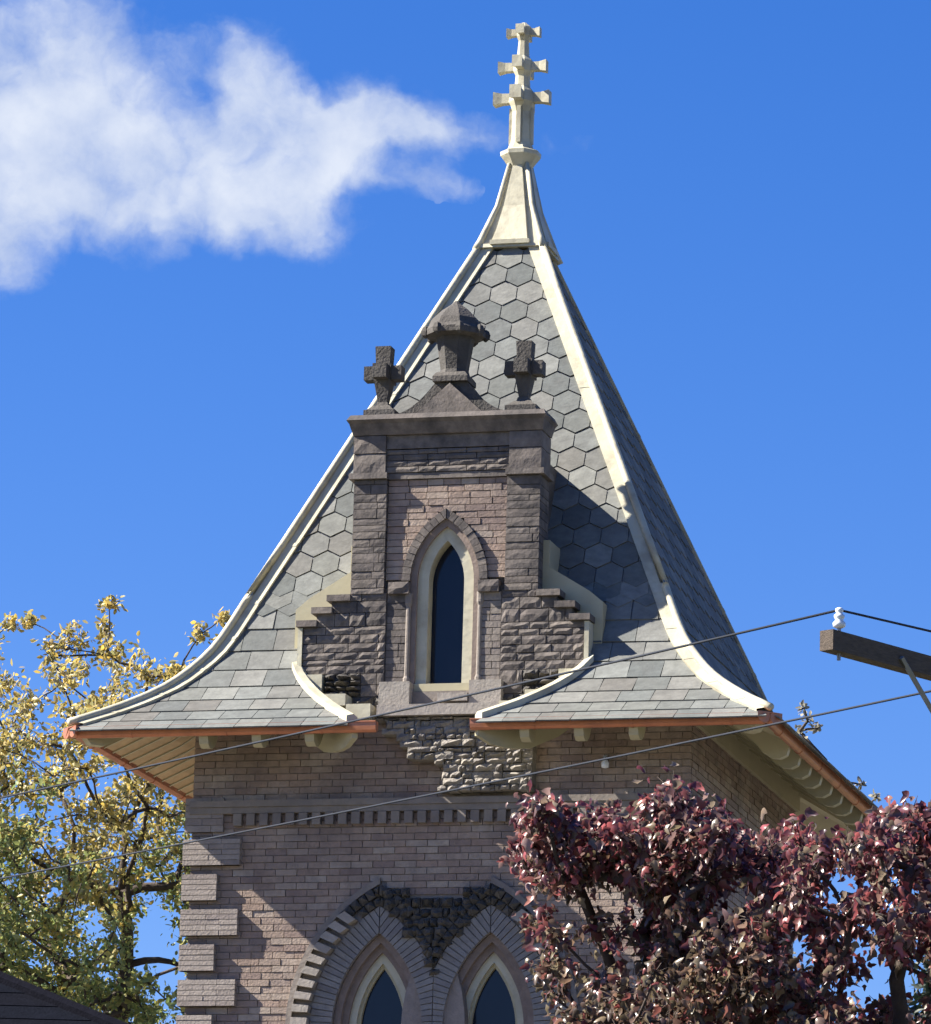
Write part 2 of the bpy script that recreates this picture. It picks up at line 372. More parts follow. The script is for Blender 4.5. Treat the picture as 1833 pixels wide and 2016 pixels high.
# side and rear walls
def rot_k(mb, k):
    o = MB(); R = [lambda x, y: (x, y), lambda x, y: (-y, x), lambda x, y: (-x, -y), lambda x, y: (y, -x)][k]
    o.v = [(*R(x, y), z) for x, y, z in mb.v]; o.f = mb.f; return o
for k in (1, 2, 3):
    m = MB().box(-W+.02 if k != 2 else -W+.44, W-.02 if k != 2 else W-.44, -W+.018, -W+.42, GZ, .62)
    if k in (1, 3):
        m = MB().box(-W+.45, W-.02, -W+.018, -W+.42, GZ, .62) if k == 1 else MB().box(-W+.02, W-.45, -W+.018, -W+.42, GZ, .62)
    sw = put('wall', rot_k(m, k), 'mortar', TOWER)
    if k == 1:
        bw = MB(); z = .55; nr = 0
        while z > -3.9:
            nr += 1; x = -W - (BL/2 if nr % 2 else 0)
            while x < W:
                a, b = max(x, -W+.06), min(x+BL, W)
                if b-a > .04: bw.box(a+.006, b-.006, -W+random.uniform(-.006, .006), -W+.05, z-BH+.006, z-.006)
                x += BL
            z -= BH
        put('brickwork', rot_k(bw, 1), 'brick', sw, kind='stuff')
# quoins: alternating long and short, five courses each
def quoin(x0, x1, z0, z1, yf):
    m = MB(); n = 5; h = (z1-z0)/n; L_ = x1-x0
    for i in range(n):
        zz = z0+h*i; cuts = [0, 1] if L_ < .45 else ([0, .45, 1] if i % 2 else [0, .68, 1])
        for a, b in zip(cuts, cuts[1:]): m.box(x0+L_*a+.003, x0+L_*b-.003, yf+random.uniform(-.003, .003), -W+.02, zz+.004, zz+h-.004)
    m.box(x0+.01, x1-.01, yf+.012, -W+.01, z0+.004, z1-.004); return m
zq = -1.215; i = 0; ztop_q = [-0.80]
for j in range(8):
    zt = -1.10+.415-.415*j if False else -1.53-.415*(j-1)
    ln = .63 if j % 2 == 0 else .36
    if j == 0: zt = -1.115
    put('quoin', quoin(-W-.075, -W+ln, zt-.315, zt, -W-.085), 'quoin', WALL)
    put('quoin', quoin(W-ln, W+.06, zt-.315, zt, -W-.085), 'quoin', WALL)
put('quoin', quoin(-W-.075, -W+.40, -1.03, -.62, -W-.04), 'quoin', WALL)
# string course with brick dentils
sc_ = MB(); sc_.box(-W-.01, W+.01, -W-.09, -W+.02, -.74, -.665); sc_.box(-W-.01, W+.01, -W-.065, -W+.02, -.815, -.742); put('string_course', sc_, 'band', WALL)
den = MB().box(-.05, .05, -.075, .02, -.07, .07).mesh('dentil'); den.materials.append(M['band'])
x = -2.42
while x < 2.75: put('dentil', den, None, WALL, loc=(x, -W, -.89)); x += .16
put('string_course', rot_k(MB().box(-W+.09, W, -W-.07, -W+.02, -.815, -.665), 1), 'band', WALL)

lamp = MB().lathe([(.02,-.06),(.045,-.05),(.05,.0),(.03,.03),(.022,.06)], 10); lamp.v = [(x+2.0, y-W-.07, z-.30) for x, y, z in lamp.v]
LAMP = put('wall_lamp', lamp, 'ceramic', WALL, smooth=True); put('lamp_bracket', MB().box(1.975, 2.025, -W-.09, -W+.01, -.245, -.215), 'steel', WALL)
# ---- lancet windows in the wall
for wi, a in enumerate(LA):
    win = put('window', a.ring(MB(), -.09, .0, ZB+.1, -W+.20, -W+.34, 12), 'white', TOWER)
    put('moulding', a.ring(MB(), -.004, .075, ZB+.05, -W+.15, -W+.3, 12), 'mould', win)
    put('moulding', a.ring(MB(), .07, .155, ZB+.05, -W+.075, -W+.3, 12), 'mould', win)
    put('glazing_bead', a.ring(MB(), -.125, -.088, ZB+.1, -W+.25, -W+.34, 12), 'cream', win)
    ed = a.edge(1, -.10, ZB+.1, 12); el = a.edge(-1, -.10, ZB+.1, 12)
    put('pane', MB().prism(ed + el[::-1][1:], -W+.30, -W+.31), 'glass', win)
    arch = put('arch', a.ring(MB(), .15, .66, ZB, -W+.03, -W+.2, 10), 'mortar', TOWER)
    for sg in (-1, 1):
        inner = sg*a.cx < 0                                         # side towards the other window
        lim = [(-1 if a.cx < 0 else 1, 0, -.004)] if inner else []
        for p in a.wedges(sg, .155, .41, -3.9, .072, .010):
            p = clip(p, lim)
            if len(p) > 2 and area(p) > .002: put('voussoir', MB().prism(p, -W-.008+random.uniform(-.006, .006), -W+.1), 'vous', arch)
        for n_, p in enumerate(a.wedges(sg, .42, .63, -3.9, .15, .016)):
            p = clip(p, lim)
            if len(p) < 3 or area(p) < .004: continue
            zc = sum(q[1] for q in p)/len(p); dent = zc < -2.05 and not inner
            if dent:
                if n_ % 1 == 0:
                    cx_ = sum(q[0] for q in p)/len(p); sh = [(q[0], zc+(q[1]-zc)*.60) if abs(p[0][1]-p[1][1]) < 1e-6 else (cx_+(q[0]-cx_)*.95, zc+(q[1]-zc)*.62) for q in p]
                    put('dentil', MB().prism(sh, -W-.115, -W+.1), 'pale', arch)
            else:
                pass
    for sg in (-1, 1):
        inner = sg*a.cx < 0; lim = [(-1 if a.cx < 0 else 1, 0, -.004)] if inner else []
        for d0, d1 in ((.42, .515), (.52, .63)):
            for p in a.wedges(sg, d0, d1, -3.9, .105, .010):
                p = clip(p, lim)
                if len(p) < 3 or area(p) < .002: continue
                if sum(q[1] for q in p)/len(p) < -2.02 and not inner: continue
                cx_ = sum(q[0] for q in p)/len(p); cz_ = sum(q[1] for q in p)/len(p); yf = -W-.04+random.uniform(-.03, .02); n = len(p)
                v = [(x, yf+random.uniform(0, .03), z) for x, z in p]+[(cx_+random.uniform(-.02, .02), yf-random.uniform(.02, .06), cz_+random.uniform(-.02, .02))]+[(x, -W+.1, z) for x, z in p]
                put('rough_stone', MB().add(v, [(i, (i+1) % n, n) for i in range(n)]+[((i+1) % n, i, n+1+i, n+1+(i+1) % n) for i in range(n)]), 'dark', arch)
    if True:
        side = -1 if a.cx < 0 else 1
        hb = MB(); e0 = a.edge(side, .632, -3.9, 14); e1 = a.edge(side, .70, -3.9, 14)
        for q in range(len(e0)-1):
            p = [e0[q], e1[q], e1[q+1], e0[q+1]]; hb.prism(p if side > 0 else p[::-1], -W-.05, -W+.05)
        put('hood_mould', hb, 'band', arch)
# carved rough stones filling the spandrel between and above the two arches
_l = [p for p in lw.edge(1, .30, -3.0, 24) if p[0] <= 0 and p[1] > lw.zs]; _r = [(-x, z) for x, z in _l]
SP = put('spandrel', MB().prism([_l[0]] + [_r[0]] + _r[1:] + [(.667,-1.74),(.35,-1.80),(0,-1.86),(-.35,-1.80),(-.667,-1.74)] + _l[:0:-1], -W+.045, -W+.1), 'dark', TOWER)
zz = -1.72
while zz > -2.9:
    hgt = random.uniform(.085, .13); x = -.72+random.uniform(-.05, .05)
    while x < .70:
        wd = random.uniform(.08, .16); xc, zc = x+wd/2, zz-hgt/2
        top = -1.70-.16*math.cos(xc/.667*math.pi/2)**2*(1 if abs(xc) < .667 else 0)
        if zc < top and all(abs(xc-a.cx) > a.half(zc, .40)-.02 for a in LA):
            m = MB().rock(x+.006, x+wd-.006, zz-hgt+.006, zz-.006, -W-.02+random.uniform(-.04, .02), -W+.08, .075, 3, 3)
            put('carved_stone', m, 'dark', SP)
        x += wd
    zz -= hgt

# ---- roof: profile from eaves to apex (r, z)
ctrl = [(4.13, .045), (3.69, .30), (3.28, .60), (3.0, .90), (2.77, 1.245), (2.48, 1.88), (.35, 6.68)]
def catmull(P, n=8):
    out = []
    for i in range(len(P)-2):
        p0 = P[max(i-1, 0)]; p1 = P[i]; p2 = P[i+1]; p3 = P[i+2]
        if i == 0: p0 = (2*p1[0]-p2[0], 2*p1[1]-p2[1])
        for k in range(n):
            t = k/n
            out.append(tuple(.5*((2*p1[c])+(-p0[c]+p2[c])*t+(2*p0[c]-5*p1[c]+4*p2[c]-p3[c])*t*t+(-p0[c]+3*p1[c]-3*p2[c]+p3[c])*t**3) for c in (0, 1)))
    return out + [P[-2], P[-1]]
PROF = catmull([(4.13,.045),(3.69,.30),(3.28,.60),(3.0,.90),(2.77,1.245),(2.48,1.895),(2.38,2.12),(.35,6.68)], 8)
SL = [0.0]
for a, b in zip(PROF, PROF[1:]): SL.append(SL[-1]+math.hypot(b[0]-a[0], b[1]-a[1]))
STOT = SL[-1]
def prof(s):
    s = max(0, min(STOT, s)); i = max(0, min(len(SL)-2, int(np.searchsorted(SL, s))-1)); t = (s-SL[i])/(SL[i+1]-SL[i])
    (r0, z0), (r1, z1) = PROF[i], PROF[i+1]; return r0+(r1-r0)*t, z0+(z1-z0)*t
def s_at_z(z): return float(np.interp(z, [p[1] for p in PROF], SL))
RK = [Matrix.Rotation(math.pi/2*k, 4, 'Z') for k in range(4)]
def frame(u, s, k):
    r, z = prof(s); ra, za = prof(s-.06); rb, zb = prof(s+.06); t = Vector((0, -(rb-ra), zb-za)).normalized(); n = Vector((0, -t.z, t.y))
    if n.y > 0: n = -n
    return RK[k] @ Matrix(((1, 0, n.x, u), (0, t.y, n.y, -r), (0, t.z, n.z, z), (0, 0, 0, 1)))
GAP = .72
def cut(r): return GAP + (1.76-GAP)*max(0, min(1, (E-.03-r)/(E-.03-3.0)))   # opening in the eaves at the dormer
ru = MB()
for k in range(4):
    ss = sorted(set(list(SL)+[s_at_z(3.4)]))
    for s0, s1 in zip(ss, ss[1:]):
        (r0, z0), (r1, z1) = prof(s0), prof(s1)
        def quad(a0, b0, a1, b1):
            P = [RK[k] @ Vector(q) for q in ((a0, -r0, z0-.012), (b0, -r0, z0-.012), (b1, -r1, z1-.012), (a1, -r1, z1-.012))]; ru.add(P, [(0, 1, 2, 3)])
        if k == 0 and r0 > 3.0:
            c0, c1 = cut(r0), cut(max(r1, 3.0)); quad(-r0, -c0, -r1, -c1); quad(c0, r0, c1, r1)
        elif k == 0 and z1 < 3.45: quad(-r0, -1.0, -r1, -1.0); quad(1.0, r0, 1.0, r1)
        else: quad(-r0, r0, -r1, r1)
ROOF = put('roof', ru, 'under', TOWER)
hexm = {}
def slate_mesh(poly, tilt=1.0):
    smin = min(p[1] for p in poly); smax = max(p[1] for p in poly)
    hh = lambda y: .026-.013*(y-smin)/(smax-smin+1e-6)*tilt
    m = MB(); n = len(poly); v = [(x, y, hh(y)) for x, y in poly]+[(x, y, hh(y)-.016) for x, y in poly]
    m.add(v, [tuple(range(n)), tuple(range(2*n-1, n-1, -1))]+[((i+1) % n, i, n+i, n+(i+1) % n) for i in range(n)])
    me = m.mesh('slate'); me.materials.append(M['slate']); return me
HEXW, ROWP = .335, .290
def hexagon(gap): 
    R = HEXW/math.sqrt(3)-gap; return [(R*math.sin(math.pi/3*i), R*math.cos(math.pi/3*i)) for i in range(6)][::-1]
HEX = hexagon(.0075); hex_mesh = slate_mesh(HEX); RECT_W = .40; RROW = .325
rect_base = [(-RECT_W/2+.004, -RROW/2+.003), (RECT_W/2-.004, -RROW/2+.003), (RECT_W/2-.004, RROW/2-.003), (-RECT_W/2+.004, RROW/2-.003)]
rect_mesh = slate_mesh(rect_base)
S_HEX = s_at_z(1.62)
def hidden(u, s):
    r, z = prof(s)
    return (abs(u) < .95 and z < 3.35 and r < 3.02) or (abs(u) < 1.55 and 2.62 < r < 3.0)
def lay(poly, u, s, k, base_mesh, name):
    r0, _ = prof(s-.17); r1, _ = prof(s+.17); sl = (r1-r0)/.34; rm = prof(s)[0]
    # clip to the hips (local coords), leaving a strip for the capping
    pl = [(-1, sl, rm-u-.035), (1, sl, rm+u-.035)]
    if k == 0 and rm > 2.9:
        ca, cb = cut(max(3.0, r0)), cut(max(3.0, r1)); cs = (cb-ca)/.34; cm = (ca+cb)/2
        if u > 0: pl.append((1, -cs, u-cm-.03))
        else: pl.append((-1, -cs, -u-cm-.03))
    q = clip(poly, pl)
    if len(q) < 3 or area(q) < .006: return
    j = Matrix.Rotation(random.gauss(0, .014), 4, 'Z') @ Matrix.Rotation(random.uniform(-.014, .014), 4, 'X') @ Matrix.Translation((0, -abs(random.gauss(0, .004)), 0))
    full_ = abs(area(q)-area(poly)) < 1e-6
    put(name, base_mesh if full_ else slate_mesh(q), None, ROOF, mtx=frame(u, s, k) @ j)
for k in (0, 1):
    row = 0; s = S_HEX
    while s < STOT+.1:
        r = prof(s)[0]; off = HEXW/2 if row % 2 else 0; n = int((r+.4)/HEXW)+1
        for i in range(-n, n+1):
            u = i*HEXW+off
            if abs(u) > r+.2: continue
            if k == 0 and hidden(u, s): continue
            q = HEX; bm_ = hex_mesh
            if row == 0:                                            # starter course: square-bottomed
                R = HEXW/math.sqrt(3)-.010; q = [(-HEXW/2+.008, -.30*HEXW), (HEXW/2-.008, -.30*HEXW)] + [p for p in HEX if p[1] > -.01]
                q = [(-HEXW/2+.007, -.17), (HEXW/2-.009, -.17), (HEXW/2-.009, R*.5), (0, R), (-HEXW/2+.009, R*.5)]; bm_ = None
            if bm_ is None: bm_ = hexm.setdefault('start', slate_mesh(q))
            lay(q, u, s, k, bm_, 'hexagonal_slate')
        row += 1; s += ROWP
    s = S_HEX-.17-RROW/2; row = 0
    while s > -.1:
        r = prof(max(s, 0))[0]; off = RECT_W/2 if row % 2 else .07; n = int(r/RECT_W)+2
        for i in range(-n, n+1):
            u = i*RECT_W+off
            if abs(u) > r+.2: continue
            if k == 0 and (hidden(u, s) or (r > 3 and abs(u)+RECT_W/2 < cut(r))): continue
            lay(rect_base, u, s, k, rect_mesh, 'rectangular_slate')
        row += 1; s -= RROW
# hip cappings: two flat wings and a roll
def capping(pts_fn, s0, s1, n, w, h=.045):
    pass
HS = list(np.linspace(0.0, .55*STOT*0+2.6, 16))+list(np.linspace(2.9, STOT, 8))
for c in range(4):
    sx, sy = [(-1, -1), (1, -1), (1, 1), (-1, 1)][c]
    m = MB(); roll = []
    rows = []
    for s in HS:
        r, z = prof(s); ra, za = prof(s-.05); rb, zb = prof(s+.05); t = Vector((0, -(rb-ra), zb-za)).normalized()
        nf = Vector((0, -t.z, t.y)); nf = nf if nf.y < 0 else -nf                       # front-face normal in its own frame
        nx = Vector((sx*abs(nf.y), 0, nf.z)); ny = Vector((0, sy*abs(nf.y), nf.z))
        P = Vector((sx*r, sy*r, z)); up = Vector((sx, sy, 1.2)).normalized()
        wd = .125 if sy < 0 else .055
        A = P+Vector((-sx*wd, 0, 0))+ny*.05; B = P+Vector((0, -sy*wd, 0))+nx*.05
        rows.append((A-ny*.05, A, P+(nx+ny)*.040, B, B-nx*.05)); roll.append(P+up*.085)
    for a, b in zip(rows, rows[1:]):
        for i in range(4):
            q = [a[i], a[i+1], b[i+1], b[i]]; m.add(q, [(0, 1, 2, 3)])
    hc = put('hip_capping', m, 'white', ROOF)
    for ja in range(2, len(rows)-1, 3):
        jm = MB(); a_, b_ = rows[ja], rows[ja+1]; up_ = Vector((sx, sy, .5)).normalized()*.006
        for i in range(4): jm.add([a_[i]+up_, a_[i+1]+up_, a_[i+1]+(b_[i+1]-a_[i+1]).normalized()*.05+up_, a_[i]+(b_[i]-a_[i]).normalized()*.05+up_], [(0, 1, 2, 3)])
        put('capping_joint', jm, 'white', ROOF)
    if sy < 0: put('hip_roll', MB().tube(roll, [.045]*len(roll), 8), 'white', ROOF, smooth=True)

# ---- eaves: soffit, cheek boards, rafter tails, copper gutter
def soff(r): return float(np.interp(r, [3.0, 3.5, 4.12], [.56, .24, -.045]))
so = MB(); RS = [3.0, 3.25, 3.5, 3.8, 4.12]
for k in range(4):
    for a, b in zip(RS, RS[1:]):
        def quad(a0, b0, a1, b1, ra, rb):
            so.add([RK[k] @ Vector(q) for q in ((a0, -ra, soff(ra)), (b0, -ra, soff(ra)), (b1, -rb, soff(rb)), (a1, -rb, soff(rb)))], [(0, 1, 2, 3)])
        if k == 0: quad(-a, -cut(a), -b, -cut(b), a, b); quad(cut(a), a, cut(b), b, a, b)
        elif k != 3: quad(-a, a, -b, b, a, b)
EAVES = put('eaves', so, 'cream', TOWER)
for i in range(-13, 13):                                # left soffit: separate tan boards, wall to gutter
    u0, u1 = i*.32+.004, i*.32+.316; pm = MB()
    for a, b in zip(RS, RS[1:]):
        ua0, ua1, ub0, ub1 = max(u0, -a), min(u1, a), max(u0, -b), min(u1, b)
        if ua1 <= ua0: ua0 = ua1 = max(-a, min(a, (u0+u1)/2))
        if ub1 > ub0: pm.add([RK[3] @ Vector(q) for q in ((ua0, -a, soff(a)), (ua1, -a, soff(a)), (ub1, -b, soff(b)), (ub0, -b, soff(b)))], [(0, 1, 2, 3)])
    if pm.v: put('soffit_board', pm, 'tan', EAVES)
    bt = MB(); lo = max(3.02, abs(u0)); 
    if lo < 3.9:
        for a, b in ((lo, (lo+4.08)/2), ((lo+4.08)/2, 4.08)): bt.add([RK[3] @ Vector((u0+d, -r, soff(r)-h)) for r in (a, b) for d, h in ((-.022, 0), (-.022, .018), (.014, .018), (.014, 0))], [(0,1,5,4),(1,2,6,5),(2,3,7,6)])
        put('soffit_batten', bt, 'cream', EAVES)
tail_poly = [(3.02,.54),(3.02,.40),(3.55,.08),(3.68,-.02),(3.76,-.13),(3.86,-.19),(3.96,-.20),(4.04,-.16),(4.07,-.06),(4.07,-.01)]
tm = MB(); n = len(tail_poly)
tm.add([(-.055, -r, z) for r, z in tail_poly]+[(.055, -r, z) for r, z in tail_poly], [tuple(range(n)), tuple(range(2*n-1, n-1, -1))]+[((i+1) % n, i, n+i, n+(i+1) % n) for i in range(n)])
tail = tm.mesh('rafter_tail'); tail.materials.append(M['cream'])
for k in (0, 1, 2):
    for i in range(-6, 7):
        u = .64*i
        if abs(u) > 3.9 or (k == 0 and abs(u) < 1.25): continue
        if abs(u) > 3.0:
            continue
        put('rafter_tail', tail, None, EAVES, mtx=RK[k] @ Matrix.Translation((u, 0, 0)))
# hip rafters under the corners
for c in range(4):
    sx, sy = [(-1, -1), (1, -1), (1, 1), (-1, 1)][c]
    m = MB(); q = Vector((sx, sy, 0)).normalized(); pq = Vector((-sy, sx, 0)).normalized()*.06; v = []
    pl = [(3.0,.5),(3.0,.36),(3.7,-.02),(3.86,-.14),(3.98,-.14),(4.06,-.02)]
    for sgn in (-1, 1): v += [Vector((sx*r, sy*r, z))+pq*sgn for r, z in pl]
    n = len(pl); m.add(v, [tuple(range(n)), tuple(range(2*n-1, n-1, -1))]+[((i+1) % n, i, n+i, n+(i+1) % n) for i in range(n)])
    put('hip_rafter', m, 'cream', EAVES)
for k in (1, 2, 3):
    fb = MB().box(-W-.03, W+.03, -W-.05, -W+.01, .17, .56); fb.box(-W-.06, W+.06, -W-.085, -W+.01, .40, .565); put('frieze_board', rot_k(fb, k), 'cream', EAVES)
fb = MB(); fb.box(-W-.03, -1.8, -W-.05, -W+.01, .17, .56); put('frieze_board', fb, 'cream', EAVES)
fb = MB(); fb.box(1.8, W+.03, -W-.05, -W+.01, .17, .56); put('frieze_board', fb, 'cream', EAVES)
# boards closing the cut ends of the eaves beside the dormer
for sg in (-1, 1):
    m = MB(); top = []; bot = []
    for t in np.linspace(0, 1, 9):
        r = E-.06-(E-.06-3.02)*t; x = sg*cut(r); zt = float(np.interp(r, [p[0] for p in PROF[::-1]], [p[1] for p in PROF[::-1]])) - .03
        zb = min(zt-.12, float(np.interp(t, [0, .12, .3, .5, .75, 1], [-.14, -.22, -.245, -.20, -.02, .25])))
        top.append((x, -r, zt)); bot.append((x, -r, zb))
    off = Vector((-sg*.05, .044, 0))
    v = [Vector(p) for p in top]+[Vector(p) for p in bot]+[Vector(p)+off for p in top]+[Vector(p)+off for p in bot]; n = 9; f = []
    for i in range(n-1):
        f += [(i, i+1, n+i+1, n+i), (2*n+i+1, 2*n+i, 3*n+i, 3*n+i+1), (i+1, i, 2*n+i, 2*n+i+1), (n+i, n+i+1, 3*n+i+1, 3*n+i)]
    f += [(0, n, 3*n, 2*n), (n-1, 2*n-1+n, 3*n+n-1, 2*n-1)] if False else [(0, n, 3*n, 2*n)]
    m.add(v, f); put('cheek_board', m, 'cream', EAVES)
    # white trim over the cut edge
    m = MB(); rows = []
    for t in np.linspace(0, 1, 10):
        r = E-.05-(E-.05-2.98)*t; x = sg*cut(r); zt = float(np.interp(r, [p[0] for p in PROF[::-1]], [p[1] for p in PROF[::-1]]))
        i_ = Vector((-sg*.75, .66, 0)); P = Vector((x, -r, zt))
        rows.append((P+i_*.05-Vector((0, 0, .10)), P+i_*.05+Vector((0, 0, .05)), P+Vector((0, 0, .085)), P-i_*.09+Vector((0, 0, .06)), P-i_*.09-Vector((0, 0, .02))))
    for a, b in zip(rows, rows[1:]):
        for i in range(4): m.add([a[i], a[i+1], b[i+1], b[i]], [(0, 1, 2, 3)])
    m.add(rows[0], [(0, 1, 2, 3, 4)]); m.add(rows[-1], [(4, 3, 2, 1, 0)])
    put('edge_trim', m, 'white', EAVES)
gp = [(4.05,.045),(4.05,-.015),(4.065,-.056),(4.095,-.082),(4.13,-.082),(4.155,-.056),(4.162,-.015),(4.162,.03),(4.176,.033),(4.176,.046)]
def gutter(k, u0, u1, m0, m1):
    m = MB(); n = len(gp); v = []
    for u, mit in ((u0, m0), (u1, m1)):
        for r, z in gp: v.append(RK[k] @ Vector((u+(math.copysign(r-E, u) if mit else 0), -r, z)))
    m.add(v, [tuple(range(n)), tuple(range(2*n-1, n-1, -1))]+[((i+1) % n, i, n+i, n+(i+1) % n) for i in range(n)]); return m
gl = [(0, -E, -.46, 1, 0), (0, .66, E, 0, 1), (1, -E, E, 1, 1), (2, -E, E, 1, 1), (3, -E, E, 1, 1)]
for k, u0, u1, m0, m1 in gl:
    gt = put('gutter', gutter(k, u0, u1, m0, m1), 'copper', EAVES)
    u = u0+.75
    while u < u1-.3:
        jb = MB(); n = 8; jp = [(4.045,-.005),(4.06,-.06),(4.092,-.088),(4.133,-.088),(4.16,-.06),(4.168,-.004),(4.168,.025)]
        jq = jp+[(4.155,.025),(4.155,-.005),(4.11,-.05),(4.055,.0)]; n = len(jq)
        jb.add([RK[k] @ Vector((u+d, -r, z)) for d in (-.012, .012) for r, z in jq], [tuple(range(n)), tuple(range(2*n-1, n-1, -1))]+[((i+1) % n, i, n+i, n+(i+1) % n) for i in range(n)])
        put('gutter_joint', jb, 'copper', EAVES); u += 1.15

# ---- dormer
DA = Arch(0.0, .315, 1.93, .62)
core = MB()
ol = DA.edge(-1, .06, .42); orr = DA.edge(1, .06, .42)
core.prism([(-1.06,-.6),(0,-.6),(0,.42)] + ol + [(0,3.62),(-1.06,3.62)], -2.955, -2.60)
core.prism([(0,-.6),(1.06,-.6),(1.06,3.62),(0,3.62)] + orr[::-1] + [(0,.42)], -2.955, -2.60)
# body running back into the roof, low saddle top
core.add([(-1.02,-2.6,.3),(1.02,-2.6,.3),(1.02,-1.2,.3),(-1.02,-1.2,.3),(-1.02,-2.6,3.5),(1.02,-2.6,3.5),(1.02,-1.2,3.5),(-1.02,-1.2,3.5)], [(0,1,5,4),(1,2,6,5),(2,3,7,6),(3,0,4,7),(4,5,6,7)])
DORMER = put('dormer', core, 'dark', TOWER)
def courses(xr, z0, z1, hs, ls, yf, yb, mat, name='stone_block', amp=0, jit=.006, parent=None):
    """lay blocks between xr(z) = (x0, x1)"""
    z = z0
    while z < z1-.02:
        h = min(random.uniform(*hs), z1-z)
        if z1-(z+h) < .035: h = z1-z
        for (a, b) in xr(z+h/2):
            x = a
            while x < b-.01:
                w = min(random.uniform(*ls), b-x)
                if b-(x+w) < .07: w = b-x
                m = MB(); y = yf+random.uniform(-jit, jit)
                if amp: m.rock(x+.004, x+w-.004, z+.004, z+h-.004, y, yb, amp, 4 if w > .16 else 3, 2)
                else: m.box(x+.004, x+w-.004, y, yb, z+.004, z+h-.004)
                put(name, m, mat, parent or DORMER); x += w
        z += h
# pilasters
for sg in (-1, 1):
    f = lambda z, sg=sg: [(.73, 1.14)] if sg > 0 else [(-1.14, -.73)]
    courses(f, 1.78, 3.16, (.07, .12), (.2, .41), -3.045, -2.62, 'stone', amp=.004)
    put('pilaster_core', MB().box(*( (.745, 1.125) if sg > 0 else (-1.125, -.745)), -3.03, -2.61, 1.78, 3.66), 'dark', DORMER)
# stepped wings
def wing_iv(z):
    xo = 1.705 if z < 1.40 else (1.55 if z < 1.56 else (1.37 if z < 1.70 else 1.15))
    if z < .43: xo = .77
    elif z < .55: xo = 1.06
    elif z < .83: xo = 1.42
    return xo
for sg in (-1, 1):
    f = lambda z, sg=sg: [(.70, wing_iv(z))] if sg > 0 else [(-wing_iv(z), -.70)]
    put('wing_core', MB().prism([(sg*x, z) for x, z in ([(.6,.3),(.75,.3),(.75,.43),(1.04,.43),(1.04,.55),(1.40,.55),(1.40,.83),(1.68,.83),(1.68,1.40),(1.53,1.40),(1.53,1.55),(1.35,1.55),(1.35,1.70),(1.1,1.70),(1.1,1.85),(.6,1.85)])][::sg], -3.0, -2.62), 'dark', DORMER)
    courses(f, .30, .43, (.13, .13), (.1, .2), -3.04, -2.64, 'stone', amp=.02)
    courses(f, .43, .55, (.12, .12), (.15, .3), -3.05, -2.64, 'dark', amp=.05)
    fr = lambda z, sg=sg: [(.98, wing_iv(z))] if sg > 0 else [(-wing_iv(z), -.98)]
    courses(fr, .55, .83, (.06, .10), (.10, .2), -3.06, -2.64, 'dark', name='rough_stone', amp=.10)
    fi = lambda z, sg=sg: [(.70, .98)] if sg > 0 else [(-.98, -.70)]
    courses(fi, .55, .83, (.12, .15), (.15, .3), -3.04, -2.64, 'stone', amp=.012)
    courses(f, .83, 1.40, (.07, .11), (.16, .40), -3.03, -2.64, 'stone', amp=.013)
    courses(f, 1.40, 1.56, (.16, .16), (.14, .36), -3.03, -2.64, 'stone', amp=.014)
    courses(f, 1.56, 1.70, (.14, .14), (.14, .36), -3.03, -2.64, 'stone', amp=.014)
    courses(f, 1.70, 1.80, (.10, .10), (.14, .36), -3.03, -2.64, 'stone', amp=.014)
    # cap stones on the steps
    for (xa, xb, zt) in ((1.53, 1.78, 1.475), (1.35, 1.60, 1.63), (1.13, 1.415, 1.775)):
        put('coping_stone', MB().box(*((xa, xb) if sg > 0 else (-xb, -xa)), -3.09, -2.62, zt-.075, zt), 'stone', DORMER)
    # cream flashing behind the steps and down the outer side
    pts = [(1.10,1.80),(1.38,1.80),(1.38,1.645),(1.56,1.645),(1.56,1.49),(1.73,1.49),(1.73,.86),(1.87,.95),(1.87,1.66),(1.70,1.80),(1.21,2.10),(1.21,2.42),(1.10,2.42)]
    put('flashing', MB().prism([(sg*x, z) for x, z in pts][::sg], -2.82, -2.30), 'cream', DORMER)
    put('flashing', MB().box(*((1.71, 1.765) if sg > 0 else (-1.765, -1.71)), -3.05, -2.83, .84, 1.39), 'white', DORMER)
    # lead-dressed corbel steps
    for (xa, xb, za, zb) in ((1.43, 1.66, .60, .815), (1.08, 1.42, .40, .54), (.775, 1.07, .24, .415)):
        put('corbel_cap', MB().box(*((xa, xb) if sg > 0 else (-xb, -xa)), -3.12 if zb > .6 else -3.31, -2.7, za, zb), 'white', DORMER)
# brick panel under the entablature
def panel_iv(z):
    h = DA.half(z, .20)
    return [(-.73, -h), (h, .73)] if h > 0.02 else [(-.73, .73)]
courses(panel_iv, 1.95, 3.16, (.081, .081), (.2, .27), -2.985, -2.93, 'brick', name='brick', jit=.005)
# hood mould ring of small stones, label stops
for sg in (-1, 1):
    for p in DA.wedges(sg, .105, .205, 1.85, .085, .006):
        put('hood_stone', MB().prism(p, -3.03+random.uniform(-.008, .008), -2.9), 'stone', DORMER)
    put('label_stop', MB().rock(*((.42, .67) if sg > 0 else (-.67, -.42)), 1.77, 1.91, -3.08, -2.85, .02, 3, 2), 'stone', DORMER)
put('moulding', DA.ring(MB(), .03, .108, .58, -2.98, -2.75), 'mould', DORMER)
